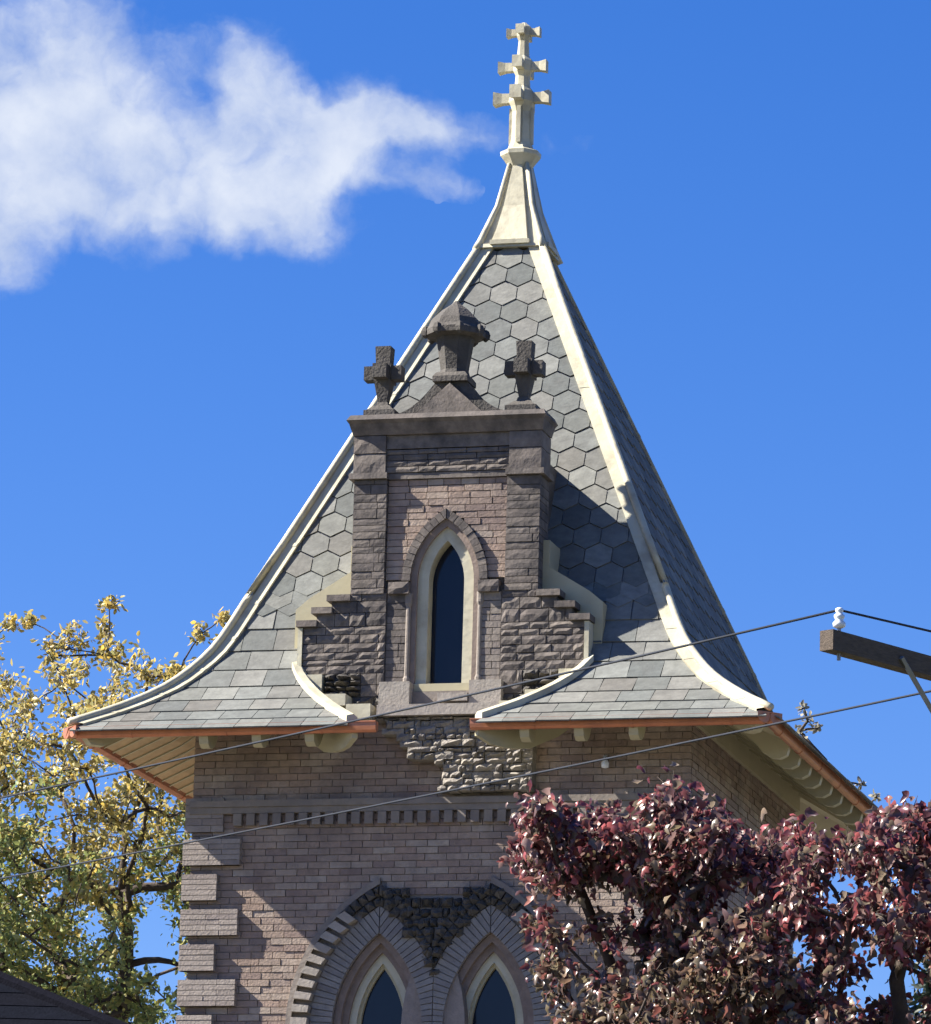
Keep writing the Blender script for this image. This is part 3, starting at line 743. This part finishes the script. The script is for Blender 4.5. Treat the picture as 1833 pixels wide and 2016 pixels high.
# piers beside the window
for sg in (-1, 1):
    f = lambda z, sg=sg: [(.43, .695)] if sg > 0 else [(-.695, -.43)]
    courses(f, .70, 1.78, (.081, .081), (.12, .27), -3.005, -2.85, 'stone' if sg < 0 else 'band', name='brick', jit=.004)  # shade put into the left pier's darker material, sun into the right's lighter one
    put('colonnette', MB().lathe([(.045,.70),(.045,.76),(.03,.79),(.03,1.62),(.045,1.66),(.045,1.78)], 10, sg*.435, -2.995), 'band', DORMER, smooth=False)
# window
dw = put('window', DA.ring(MB(), -.10, .032, .56, -2.93, -2.70, 12), 'white', DORMER)
put('pane', MB().prism(DA.edge(1, -.09, .56, 12)+DA.edge(-1, -.09, .56, 12)[::-1][1:], -2.745, -2.735), 'glass', DORMER)
put('sill', MB().box(-.345, .345, -2.985, -2.87, .61, .70), 'cream', DORMER)
# base: slab, pedestals
put('base_slab', MB().box(-.70, .77, -3.30, -2.7, .27, .40), 'pale', DORMER)
put('pedestal', MB().box(-.72, -.35, -3.16, -2.7, .402, .70), 'pale', DORMER)
put('pedestal', MB().box(.37, .755, -3.16, -2.7, .402, .70), 'pale', DORMER)
put('base_slab', MB().box(-.355, .355, -3.02, -2.7, .405, .60), 'band', DORMER)
put('stone_block', MB().box(.0, .36, -3.20, -2.9, .45, .545), 'pale', DORMER)
# rock-faced corbel below
def corb(z): t = (z+.63)/.88; return [(-1.12, 1.12)]
z = -.62
while z < .25:
    h = min(random.uniform(.06, .095), .262-z); x = -1.10+random.uniform(0, .05)
    while x < 1.15:
        w = min(random.choice((.08, .11, .14, .19, .24))*random.uniform(.85, 1.15), 1.165-x)
        if w > .03 and x > -.82+(.26-z)*.95+random.uniform(-.07, .07):
            m = MB().rock(x+.003, x+w-.003, z+.003+random.uniform(-.012, .008), z+h-.003+random.uniform(-.008, .014), -3.20+random.uniform(-.03, .02), -2.95, random.uniform(.02, .065), 3, 2)
            put('rock_faced_block', m, 'rock', DORMER)
        x += w
    z += h
# entablature
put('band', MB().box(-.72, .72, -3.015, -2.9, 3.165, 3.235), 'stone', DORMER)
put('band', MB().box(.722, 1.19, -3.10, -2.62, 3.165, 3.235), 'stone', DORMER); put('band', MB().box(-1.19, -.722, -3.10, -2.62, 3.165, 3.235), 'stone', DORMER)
for sg in (-1, 1):
    f = lambda z, sg=sg: [(.75, 1.15)] if sg > 0 else [(-1.15, -.75)]
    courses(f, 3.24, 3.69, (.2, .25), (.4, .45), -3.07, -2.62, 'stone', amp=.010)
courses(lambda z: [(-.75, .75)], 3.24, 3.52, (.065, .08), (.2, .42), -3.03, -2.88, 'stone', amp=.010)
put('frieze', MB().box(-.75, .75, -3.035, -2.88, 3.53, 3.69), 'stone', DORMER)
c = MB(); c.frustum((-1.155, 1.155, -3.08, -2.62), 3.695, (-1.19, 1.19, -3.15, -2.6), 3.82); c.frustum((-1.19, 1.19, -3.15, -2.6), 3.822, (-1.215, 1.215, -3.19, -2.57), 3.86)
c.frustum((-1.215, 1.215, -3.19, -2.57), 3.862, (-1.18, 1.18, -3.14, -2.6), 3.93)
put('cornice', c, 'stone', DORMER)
# concave pediment, urn, crosses
pp = [(-.73, 3.935), (.73, 3.935)] + [(.73-.53*t, 3.96+.37*t**1.9) for t in np.linspace(0, 1, 9)] + [(-.20-.53*t, 3.96+.37*(1-t)**1.9) for t in np.linspace(0, 1, 9)]
put('pediment', MB().prism(pp, -2.98, -2.66), 'dark', DORMER)
put('pediment_sun_patch', MB().prism([(-.42, 3.936), (.42, 3.936), (0, 4.31)], -3.05, -2.97), 'stone', DORMER)  # lighter triangle standing in for the sunlit patch on the pediment
UY = -2.84
ub = MB(); ub.lathe([(.30,4.335),(.30,4.40),(.26,4.44),(.24,4.455)], 4, 0, UY, math.pi/4); put('urn_base', ub, 'dark', DORMER)
ush = MB(); ush.lathe([(.185,4.455),(.17,4.50),(.175,4.55),(.215,4.80),(.235,4.93)], 8, 0, UY, math.pi/8); put('urn', ush, 'dark', DORMER)
uc = MB(); uc.lathe([(.25,4.90),(.375,4.915),(.375,4.985),(.33,5.03),(.29,5.12),(.17,5.24),(.07,5.31),(.02,5.36)], 8, 0, UY, math.pi/8)
URN = put('urn_cap', uc, 'dark', DORMER)
for i in range(8):
    a = math.pi/8+math.pi/4*i; m = MB(); P = Vector((.36*math.cos(a), UY+.36*math.sin(a), 4.95))
    m.lathe([(.01, -.07), (.05, -.04), (.06, .01), (.04, .06), (.01, .08)], 5); m.v = [(x+P.x, y+P.y, z+P.z) for x, y, z in m.v]; put('crocket', m, 'dark', DORMER)
for sg in (-1, 1):
    cx = sg*.865
    ped = MB(); ped.frustum((cx-.19, cx+.19, UY-.19, UY+.19), 3.935, (cx-.19, cx+.19, UY-.19, UY+.19), 4.02); ped.frustum((cx-.17, cx+.17, UY-.17, UY+.17), 4.021, (cx-.10, cx+.10, UY-.10, UY+.10), 4.09)
    put('cross_pedestal', ped, 'dark', DORMER)
    cr = MB(); cr.frustum((cx-.08, cx+.08, UY-.08, UY+.08), 4.09, (cx-.065, cx+.065, UY-.065, UY+.065), 4.14); cr.frustum((cx-.055, cx+.055, UY-.055, UY+.055), 4.14, (cx-.10, cx+.10, UY-.10, UY+.10), 4.40)
    cr.frustum((cx-.10, cx+.10, UY-.10, UY+.10), 4.401, (cx-.11, cx+.11, UY-.11, UY+.11), 4.60); cr.frustum((cx-.085, cx+.085, UY-.085, UY+.085), 4.601, (cx-.095, cx+.095, UY-.095, UY+.095), 4.82)
    cr.box(cx-.23, cx-.105, UY-.085, UY+.085, 4.41, 4.58); cr.box(cx+.105, cx+.23, UY-.085, UY+.085, 4.41, 4.58)
    cr.box(cx-.085, cx+.085, UY-.23, UY-.105, 4.41, 4.58); cr.box(cx-.085, cx+.085, UY+.105, UY+.23, 4.41, 4.58)
    put('stone_cross', cr, 'dark', DORMER)

# ---- finial
def sq(m, r0, z0, r1, z1): return m.frustum((-r0, r0, -r0, r0), z0, (-r1, r1, -r1, r1), z1)
fc = MB(); sq(fc, .435, 6.70, .42, 6.75); sq(fc, .385, 6.752, .215, 7.28); sq(fc, .215, 7.282, .105, 7.86)
FIN = put('finial', fc, 'white', TOWER)
for k in range(4):
    p = MB()
    v = []
    for (hw, r, z) in ((.225, .43, 6.76), (.135, .255, 7.28), (.06, .15, 7.82)): v += [(-hw, -r, z), (hw, -r, z)]
    v += [(x, y+.05, z) for x, y, z in v]
    p.add(v, [(0,1,3,2),(2,3,5,4),(1,7,9,3),(3,9,11,5),(6,0,2,8),(8,2,4,10),(0,6,7,1),(4,5,11,10)])
    put('finial_panel', rot_k(p, k), 'white', FIN)
    p = MB().box(-.25, .25, -.455, -.38, 6.735, 6.79); put('panel_foot', rot_k(p, k), 'white', FIN)
for sx, sy in ((-1, -1), (1, -1), (1, 1), (-1, 1)):
    put('corner_roll', MB().tube([(sx*.43, sy*.43, 6.68), (sx*.385, sy*.385, 6.80), (sx*.222, sy*.222, 7.28), (sx*.11, sy*.11, 7.86)], [.05, .042, .036, .028], 7), 'white', FIN, smooth=True)
put('collar', MB().lathe([(.13,7.80),(.20,7.90),(.255,7.97),(.26,8.02),(.17,8.06),(.14,8.14)], 8, 0, 0, math.pi/8), 'white', FIN)
put('shaft', MB().lathe([(.135,8.14),(.125,8.2),(.12,8.55),(.14,8.62),(.17,8.68),(.15,8.82),(.10,8.88),(.09,9.02),(.12,9.08),(.13,9.22),(.08,9.28),(.065,9.48),(.09,9.54),(.10,9.66),(.03,9.72)], 8, 0, 0, math.pi/8), 'white', FIN)
for k in range(4):
    put('shaft_rib', rot_k(MB().box(-.025, .025, -.155, -.11, 8.13, 8.60), k), 'white', FIN)
for (z, hl, hh, th) in ((8.73, .36, .085, .075), (9.14, .31, .075, .065), (9.59, .215, .06, .055)):
    for k in range(4):
        a = MB()
        # arm with a flared, split end
        a.add([(-th*.7,-.06,z-hh*.7),(th*.7,-.06,z-hh*.7),(th*.7,-.06,z+hh*.7),(-th*.7,-.06,z+hh*.7),(-th*.75,-hl*.7,z-hh*.75),(th*.75,-hl*.7,z-hh*.75),(th*.75,-hl*.7,z+hh*.75),(-th*.75,-hl*.7,z+hh*.75),
               (-th,-hl,z-hh),(th,-hl,z-hh),(th,-hl,z+hh),(-th,-hl,z+hh)],
              [(1,0,4,5),(2,1,5,6),(3,2,6,7),(0,3,7,4),(5,4,8,9),(6,5,9,10),(7,6,10,11),(4,7,11,8),(9,8,11,10)])
        put('cross_arm', rot_k(a, k), 'white', FIN)

# ================================================================== trees
def leaf_mesh(name, pos, nrm, size, template, mat, hang=0.0):
    """one mesh of many leaves; template = (verts Nx3, faces)"""
    tv, tf = template; tv = np.array(tv, float); n = len(pos); k = len(tv)
    nrm = nrm/np.linalg.norm(nrm, axis=1, keepdims=True); rnd = RNG.normal(size=(n, 3)); rnd[:, 2] -= hang; rnd = np.cross(rnd, nrm) if hang else rnd; t = rnd if hang else np.cross(nrm, rnd); t /= np.linalg.norm(t, axis=1, keepdims=True); b = np.cross(nrm, t)
    V = pos[:, None, :] + size[:, None, None]*(tv[None, :, 0:1]*t[:, None, :]+tv[None, :, 1:2]*b[:, None, :]+tv[None, :, 2:3]*nrm[:, None, :])
    V = V.reshape(-1, 3); m = len(tf); Fc = (np.array(tf)[None]+(np.arange(n)*k)[:, None, None]).reshape(-1)
    me = bpy.data.meshes.new(name); me.vertices.add(len(V)); me.vertices.foreach_set('co', V.astype(np.float32).ravel())
    me.loops.add(len(Fc)); me.loops.foreach_set('vertex_index', Fc.astype(np.int32)); me.polygons.add(n*m)
    me.polygons.foreach_set('loop_start', np.arange(0, 3*n*m, 3, dtype=np.int32))
    me.update(calc_edges=True); me.materials.append(mat); return me
MAPLE = ([(0,0.45,-.16),(0,0,0),(.22,.10,.05),(.42,.36,.14),(.22,.54,.02),(.17,.86,.06),(0,1.15,.12),(-.17,.86,.06),(-.22,.54,.02),(-.42,.36,.14),(-.22,.10,.05)],
         [(0,i,i+1) for i in range(1,10)]+[(0,10,1)])
OVAL = ([(0,0,0),(.26,.35,.06),(.2,.75,.05),(0,1,0),(-.2,.75,.05),(-.26,.35,.06),(0,.5,-.03)], [(6,i,(i+1) % 6) for i in range(6)])
def grow(name, label, base, forks, clumps, tip_r, max_r, nleaf, lsize, template, leafmat, leafmat2=None, zsplit=None, blend=1.0, hang=0.0, scatter=.20, up=.35, twigs=5, spread=1.0, group=None, crown_name='crown', rpow=.5):
    t = thing(name, label, 'tree', base, group)
    nodes = [Vector(base)]; par = [-1]; plen = [0.0]
    prev = 0
    for f in forks[0]:
        nodes.append(Vector(f)); par.append(prev); plen.append(plen[prev]+(nodes[-1]-nodes[prev]).length); prev = len(nodes)-1
    start = 2
    top = nodes[-1]
    cl = sorted(clumps, key=lambda c: (c[0]-top).length); cidx = []
    for c, R in cl:
        best, bc = None, 1e9
        for i in range(start, len(nodes)):
            d = (nodes[i]-c).length
            cost = d+.32*plen[i]*(0.6)
            if cost < bc: bc, best = cost, i
        d = (c-nodes[best]); 
        if d.length > 1.2*spread:                           # intermediate joint, lifted a little
            mid = nodes[best]+d*.5+Vector((random.uniform(-.12,.12), random.uniform(-.12,.12), random.uniform(-.02,.16)))*d.length*.6
            nodes.append(mid); par.append(best); plen.append(plen[best]+(mid-nodes[best]).length); best = len(nodes)-1
        nodes.append(Vector(c)); par.append(best); plen.append(plen[best]+(Vector(c)-nodes[best]).length); cidx.append((len(nodes)-1, R))
    cnt = [0]*len(nodes)
    for i in range(len(nodes)-1, 0, -1):
        cnt[i] += 1
        cnt[par[i]] += cnt[i]
    rad = [min(max_r, tip_r*(max(1, c)**rpow)) for c in cnt]
    wood = MB()
    for i in range(1, len(nodes)):
        a, b = nodes[par[i]], nodes[i]; L_ = (b-a).length
        m1 = a+(b-a)*.35+Vector((random.uniform(-.06,.06), random.uniform(-.06,.06), random.uniform(-.03,.08)))*L_
        m2 = a+(b-a)*.7+Vector((random.uniform(-.06,.06), random.uniform(-.06,.06), random.uniform(-.03,.08)))*L_
        ra, rb = min(rad[par[i]], rad[i]*1.5), rad[i]
        wood.tube([a, m1, m2, b], [ra, ra*.7+rb*.3, ra*.35+rb*.65, rb], 7 if rb > .05 else 5)
    P = []; Nn = []
    for idx, R in cidx:
        c = nodes[idx]; k = twigs
        for j in range(k):
            d = Vector((random.gauss(0,1), random.gauss(0,1), random.gauss(.25,.8))).normalized(); tip = c+d*R*random.uniform(.6, 1.05)
            wood.tube([c, c+(tip-c)*.55+Vector((0,0,.05*R)), tip], [tip_r*.7, tip_r*.5, tip_r*.25], 3)
            n_ = int(nleaf*random.uniform(.5, 1.5)/k)
            for q in range(n_):
                w = random.random()**.6; p = c+(tip-c)*w+Vector((random.gauss(0,1), random.gauss(0,1), random.gauss(-.1,1)))*R*scatter
                P.append(p[:]); Nn.append((random.gauss(0,.75), random.gauss(0,.75), random.gauss(up,.6)))
    put('trunk', wood, 'bark', t, smooth=True)
    P = np.array(P); Nn = np.array(Nn); sz = RNG.uniform(.5, 1.3, len(P))*lsize
    if leafmat2 is None: sets = [(np.ones(len(P), bool), leafmat)]
    else:                                                   # lower branches turn later than the top
        k_ = P[:, 2]+blend*(1.1*np.sin(P[:, 0]*1.7+P[:, 1]*1.1)+RNG.normal(size=len(P))*.7) < zsplit; sets = [(~k_, leafmat), (k_, leafmat2)]
    for sel, lm in sets: put(crown_name, leaf_mesh(name+'_leaves', P[sel], Nn[sel], sz[sel], template, lm, hang), None, t, kind='stuff')
    return t

# --- purple-leaved maple in front of the tower
DM = 44.0
def in_maple(x, y):
    top = float(np.interp(x, [1000,1020,1060,1110,1150,1200,1250,1290,1320,1350,1390,1440,1500,1560,1600,1660,1710,1760,1800,1840,1900,2100,2300],
                             [1700,1600,1555,1590,1625,1580,1605,1570,1535,1565,1585,1615,1640,1625,1640,1650,1620,1600,1585,1570,1560,1650,1900]))
    left = float(np.interp(y, [1540,1600,1690,1740,1790,1830,1870,1930,2016,2300], [1030,1020,1020,1060,1075,1040,1075,1070,1085,1150]))
    if y < top+16 or x < left+12: return False
    for hx, hy, hr in ((1200,1770,62),(1120,1795,38),(1290,1800,30),(1420,1790,34),(1440,1755,25),(1150,1885,52),(1235,1890,36),(1130,1960,42),(1690,1735,32),(1650,1690,20),(1560,1840,24),(1715,1935,50),(1640,1960,24),(1750,1790,24),(1590,1745,20),(1800,1860,24),(1030,1765,30),(1660,1760,22),(1620,1800,16),(1760,1720,20),(1500,1760,16),(1545,1900,22),(1610,1890,26),(1350,1850,18),(1250,1960,22),(1790,1760,18),(1700,1840,20),(1805,1955,52),(1815,1900,26)):
        if math.hypot(x-hx, (y-hy)*1.15) < hr+9: return False
    return True
mc = []
random.seed(21)
hand = [(1060,1590),(1045,1625),(1085,1640),(1035,1690),(1180,1612),(1205,1640),(1318,1572),(1325,1605),(1300,1640),(1390,1618),(1410,1650),(1250,1650),(1140,1665),(1055,1818),(1085,1835),(1760,1650),(1805,1622),(1700,1680),(1095,1960),(1085,1900)]
for (x, y) in hand:
    mc.append((at(x, y, DM+random.uniform(-1.2, .6)), random.uniform(.10, .15)))
tries = 0
while len(mc) < 640 and tries < 20000:
    tries += 1; x = random.uniform(1000, 1960); y = random.uniform(1540, 2080)
    if in_maple(x, y):
        ex = (x-1640)/620; dd = math.sqrt(max(.08, 1-ex*ex-((y-2250)/760)**2))*2.5
        mc.append((at(x, y, DM+random.uniform(-dd, dd*.8)), random.uniform(.12, .20)))
CC = at(1640, 2330, DM)
for i in range(150):
    d = Vector((random.gauss(0,1), random.gauss(0,1), random.gauss(-.2,.8))).normalized()
    p = CC+Vector((d.x*2.6, d.y*2.6, d.z*2.2))*random.uniform(.5, 1)
    if p.z < at(1640, 2080, DM).z: mc.append((p, random.uniform(.25, .4)))
mb = at(1640, 2200, DM); mbase = (mb.x, mb.y, GZ)
M['maple'] = leaf_material('maple_leaf', [(.054,.021,.029),(.127,.034,.040),(.049,.027,.035),(.213,.054,.058),(.097,.073,.058),(.252,.204,.146),(.330,.088,.088),(.068,.031,.040),(.262,.175,.155),(.088,.044,.046)], rough=.33, trans=.34)
M['maple2'] = leaf_material('bronze_leaf', [(.063,.034,.032),(.095,.063,.042),(.053,.042,.032),(.147,.116,.068),(.179,.053,.053),(.231,.189,.116),(.074,.053,.044),(.210,.137,.105)], rough=.33, trans=.34)
grow('maple_tree', 'purple-leaved maple in front of the right side of the tower', mbase, [[(mb.x+.05, mb.y, GZ+1.6), (mb.x-.05, mb.y+.05, GZ+3.0), (mb.x+.08, mb.y, GZ+4.6)]], mc, .008, .13, 42, .088, MAPLE, M['maple'], M['maple2'], at(1500, 1985, DM).z, .6, hang=1.6, scatter=.36, up=.05, twigs=6, spread=.6)

# --- yellowing tree behind the tower's left side
random.seed(33)
DY = 92.0
def in_yellow(x, y):
    top = float(np.interp(x, [-600,-300,-60,0,40,90,130,180,215,250,300,350,400,450,520,700], [1700,1400,1260,1225,1265,1290,1230,1290,1180,1290,1300,1290,1230,1200,1300,1500]))
    if y < top+14: return False
    dens = min(1, .22+(y-top)/420)
    if random.random() > dens: return False
    for hx, hy, hr in ((320,1840,58),(300,1770,30),(345,1900,30),(175,1560,26),(110,1640,34),(215,1690,26),(260,1600,22),(240,1520,22),(75,1720,22),(150,1790,18),(250,1900,18),(60,1850,16),(30,1600,20),(110,1500,16)):
        if math.hypot(x-hx, y-hy) < hr+4: return False
    return True
yc = []
for (x, y) in [(215,1195),(205,1235),(130,1245),(60,1225),(15,1235),(400,1245),(440,1215),(425,1260),(350,1320),(290,1330),(100,1290)]:
    yc.append((at(x, y, DY+random.uniform(-1.5, 1.5)), random.uniform(.16, .26)))
tries = 0
while len(yc) < 980 and tries < 120000:
    tries += 1; x = random.uniform(-420, 620); y = random.uniform(1200, 2150)
    if in_yellow(x, y):
        dd = 3.6*math.sqrt(max(.1, 1-((x-120)/620)**2)); yc.append((at(x, y, DY+random.uniform(-dd, dd)), random.uniform(.27, .50)))
yb = at(225, 2100, DY)
M['yellow'] = leaf_material('autumn_leaf', [(.246,.238,.098),(.344,.295,.098),(.476,.344,.074),(.295,.271,.115),(.525,.361,.074),(.230,.230,.098),(.410,.320,.164),(.312,.287,.123)], rough=.45, trans=.42)
M['greenleaf'] = leaf_material('late_leaf', [(.119,.170,.068),(.178,.230,.076),(.272,.281,.085),(.145,.196,.085),(.374,.323,.093),(.212,.255,.111)], rough=.45, trans=.42)
tp = [at(235, 2016, DY), at(250, 1900, DY+.2), at(240, 1760, DY)]
grow('autumn_tree', 'tall yellow-green autumn tree with dark limbs behind the tower on the left', (yb.x, yb.y, GZ), [[(yb.x, yb.y, GZ+3), tuple(tp[0]), tuple(tp[1]), tuple(tp[2])]], yc, .009, .14, 84, .112, OVAL, M['yellow'], M['greenleaf'], at(200, 1720, DY).z, up=.3, twigs=5, spread=1.1, rpow=.41)
# --- half-bare tree behind the tower, its top twigs showing past the right eaves
random.seed(5)
bc = []
for (x, y, R) in [(1582,1395,.13),(1590,1420,.16),(1575,1440,.12),(1610,1435,.08),(1695,1545,.07),(1690,1575,.09),(1725,1570,.06),(1715,1595,.10),(1745,1610,.09),(1640,1540,.1)]:
    bc.append((at(x, y, 100+random.uniform(-1, 1)), R))
for i in range(60):
    x, y = random.uniform(1180, 1640), random.uniform(1560, 2100)
    if y > 1420+(x-1515)*.95+70: bc.append((at(x, y, 100+random.uniform(-2.5, 2.5)), random.uniform(.2, .4)))
bb = at(1480, 2100, 100)
M['sparse'] = leaf_material('pale_leaf', [(.240,.216,.160),(.288,.264,.200),(.192,.184,.136)], rough=.6, trans=.4)
grow('half_bare_tree', 'half-bare pale twiggy tree just showing past the right eaves of the tower', (bb.x, bb.y, GZ), [[(bb.x, bb.y, GZ+4), tuple(at(1480, 2016, 100)), tuple(at(1490, 1800, 100))]], bc, .016, .22, 26, .11, OVAL, M['sparse'], spread=1.1)
# --- dark spruce at the right edge
def spruce(name, label, apex, base_r):
    t = thing(name, label, 'tree', (apex.x, apex.y, GZ)); H = apex.z-GZ
    put('trunk', MB().tube([(apex.x, apex.y, GZ), (apex.x, apex.y, GZ+H*.5), tuple(apex)], [.22, .13, .02], 8), 'bark', t)
    P = []; Nn = []; z = .25
    while z < H-.6:
        n = 9 if z > 1 else 5; rr = base_r*min(1, z/(H*.75))**.85
        for i in range(n):
            a = random.uniform(0, 2*math.pi); L_ = rr*random.uniform(.75, 1.1)
            for q in range(int(26+50*L_)):
                w = random.random()**.7; p = Vector((math.cos(a), math.sin(a), 0))*L_*w; sp = .10+.16*w*L_*.6
                P.append((apex.x+p.x+random.gauss(0, sp), apex.y+p.y+random.gauss(0, sp), apex.z-z-.28*L_*w+random.gauss(0, .07)-abs(random.gauss(0, .08)))); Nn.append((random.gauss(0,.6)+math.cos(a)*.5, random.gauss(0,.6)+math.sin(a)*.5, random.gauss(.5,.5)))
        z += .22
    NEED = ([(0,0,0),(.16,.4,.05),(0,1,0),(-.16,.4,.05)], [(0,1,2),(0,2,3)])
    put('crown', leaf_mesh(name+'_needles', np.array(P), np.array(Nn), RNG.uniform(.12, .26, len(P)), NEED, M['spruce']), None, t, kind='stuff')
M['spruce'] = leaf_material('spruce_needles', [(.012,.022,.014),(.02,.034,.02),(.016,.028,.02)], rough=.6, trans=.1)
spruce('spruce_tree', 'very dark spruce behind the maple at the right edge of the picture', at(1850, 1835, 58), 1.5)

# ================================================================== utility poles and wires
DA_ = 32.0
I1 = at(1652, 1247, DA_)                                # foot of the first insulator on the crossarm
_rt = Vector((R2.x, R2.y, 0)).normalized(); armdir = (_rt*.66+Vector((-_rt.y, _rt.x, 0))*.75).normalized()
def utility_pole(label, mid, direction, arm_half, ins_off, brace=True, arm_z=0.0):
    t = thing('utility_pole', label, 'utility pole', (mid.x, mid.y, GZ))
    d = direction; n = Vector((-d.y, d.x, 0)); H = mid.z+.55
    put('pole', MB().tube([(mid.x+n.x*.2, mid.y+n.y*.2, GZ), (mid.x+n.x*.2, mid.y+n.y*.2, H)], [.17, .125], 12), 'wood', t, smooth=True)
    m = MB(); hh, hd = .058, .047; v = []
    for e in (-arm_half, arm_half):
        for a, b in ((-hd, -hh), (hd, -hh), (hd, hh), (-hd, hh)): v.append(mid+d*e+n*a+Vector((0, 0, b-hh)))
    m.add(v, [(3,2,1,0),(4,5,6,7),(0,1,5,4),(1,2,6,5),(2,3,7,6),(3,0,4,7)]); put('crossarm', m, 'wood', t)
    for e in ins_off:
        p = mid+d*e
        put('insulator_pin', MB().lathe([(.012,-.16),(.012,.06)], 8, p.x, p.y).mesh('insulator_pin') if False else MB().tube([p+Vector((0,0,-.155)), p+Vector((0,0,.05))], [.011, .011], 8), 'steel', t)
        l = MB().lathe([(.026,.0),(.05,.012),(.052,.035),(.032,.055),(.034,.065),(.043,.075),(.043,.09),(.028,.10),(.024,.11),(.033,.12),(.033,.135),(.015,.145)], 14)
        l.v = [(x+p.x, y+p.y, z+p.z+.03) for x, y, z in [(a*.72, b*.72, c*.82) for a, b, c in l.v]]; put('insulator', l, 'ceramic', t, smooth=True)
    if brace:
        for s in (-1, 1):
            a = mid+d*s*(arm_half-.62)+Vector((0, 0, -.06))-n*.06; b = mid+n*(-.0)+Vector((0, 0, -.85)); put('brace', MB().tube([a, b], [.016, .016], 5), 'steel', t)
    return t
arm_half = 1.62
mid = I1+armdir*(arm_half-.115)
offs = [-(arm_half-.115), .47, arm_half-.115]
utility_pole('wooden utility pole with a crossarm reaching in at the right edge', mid, armdir, arm_half, offs)
def wire(label, a, b, sag, r=.0072):
    pts = [a+(b-a)*t-Vector((0, 0, sag*4*t*(1-t))) for t in np.linspace(0, 1, 25)]
    o = put('power_line', MB().tube(pts, [r]*25, 6), 'cable', smooth=True); o['label'] = label; o['category'] = 'cable'; o['group'] = 'overhead power lines'
up1 = Vector((0, 0, .135))
A1, A2 = mid+armdir*offs[0]+up1, mid+armdir*offs[1]+up1
wire('dark power line crossing the dormer base to the first insulator', A1, at(-2400, 1965, 84), .35)
wire('lower dark power line crossing the brick wall below the eaves', A2, at(-2400, 2080, 84), .35)
wire('dark power line leaving the white insulator to the right', A1, at(2700, 1445, 40), .0)

# ================================================================== neighbouring house
hx = at(60, 2100, 38); e0 = at(262, 2040, 38)
HT = thing('house', 'neighbouring house with a dark shingled hip roof at the lower left corner', 'house', (hx.x-4, hx.y+2, GZ))
right = Vector((R2.x, R2.y, 0)).normalized(); fw = Vector((-right.y, right.x, 0))
ez = e0.z; c0 = Vector((e0.x, e0.y, ez)); hw_, dp_ = 8.0, 7.0; rise = 1.7
A = c0; B = c0-right*hw_; Cc = B+fw*dp_; D = c0+fw*dp_
r1 = A-right*3.5+fw*dp_/2+Vector((0, 0, rise)); r2 = B+right*3.5+fw*dp_/2+Vector((0, 0, rise))
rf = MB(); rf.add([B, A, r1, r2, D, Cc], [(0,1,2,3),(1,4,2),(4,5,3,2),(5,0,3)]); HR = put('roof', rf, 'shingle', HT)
ns = 14
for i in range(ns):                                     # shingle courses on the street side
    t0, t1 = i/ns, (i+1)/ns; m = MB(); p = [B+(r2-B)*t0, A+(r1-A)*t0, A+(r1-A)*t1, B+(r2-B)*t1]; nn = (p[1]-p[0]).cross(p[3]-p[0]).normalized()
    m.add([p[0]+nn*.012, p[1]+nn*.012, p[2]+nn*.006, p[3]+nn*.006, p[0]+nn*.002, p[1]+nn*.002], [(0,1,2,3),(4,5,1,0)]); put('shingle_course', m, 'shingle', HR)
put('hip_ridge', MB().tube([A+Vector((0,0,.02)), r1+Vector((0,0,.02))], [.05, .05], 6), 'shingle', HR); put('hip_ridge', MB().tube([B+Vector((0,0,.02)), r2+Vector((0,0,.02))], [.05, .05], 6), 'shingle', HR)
wl = MB(); i_ = .45
P4 = [A-right*i_+fw*i_, B+right*i_+fw*i_, Cc+right*i_-fw*i_, D-right*i_-fw*i_]
wl.add([Vector((p.x, p.y, GZ)) for p in P4]+[Vector((p.x, p.y, ez-.02)) for p in P4], [(1,0,4,5),(2,1,5,6),(3,2,6,7),(0,3,7,4)]); HWALL = put('wall', wl, 'siding', HT)
fa = MB(); 
for p, q in ((A, B), (D, A)): fa.add([p, q, q-Vector((0,0,.18)), p-Vector((0,0,.18))], [(0,1,2,3)])
put('fascia', fa, 'siding', HT)
for dx in (1.6, 4.6):
    c = A-right*dx+fw*(i_-.02); w_ = MB(); 
    q = [c+Vector((0,0,-2.4)), c-right*1.1+Vector((0,0,-2.4)), c-right*1.1+Vector((0,0,-1.0)), c+Vector((0,0,-1.0))]
    w_.add(q+[p-fw*.02 for p in q], [(4,5,6,7)[::-1],(0,1,5,4),(1,2,6,5),(2,3,7,6),(3,0,4,7)]); put('window', w_, 'glass', HT)
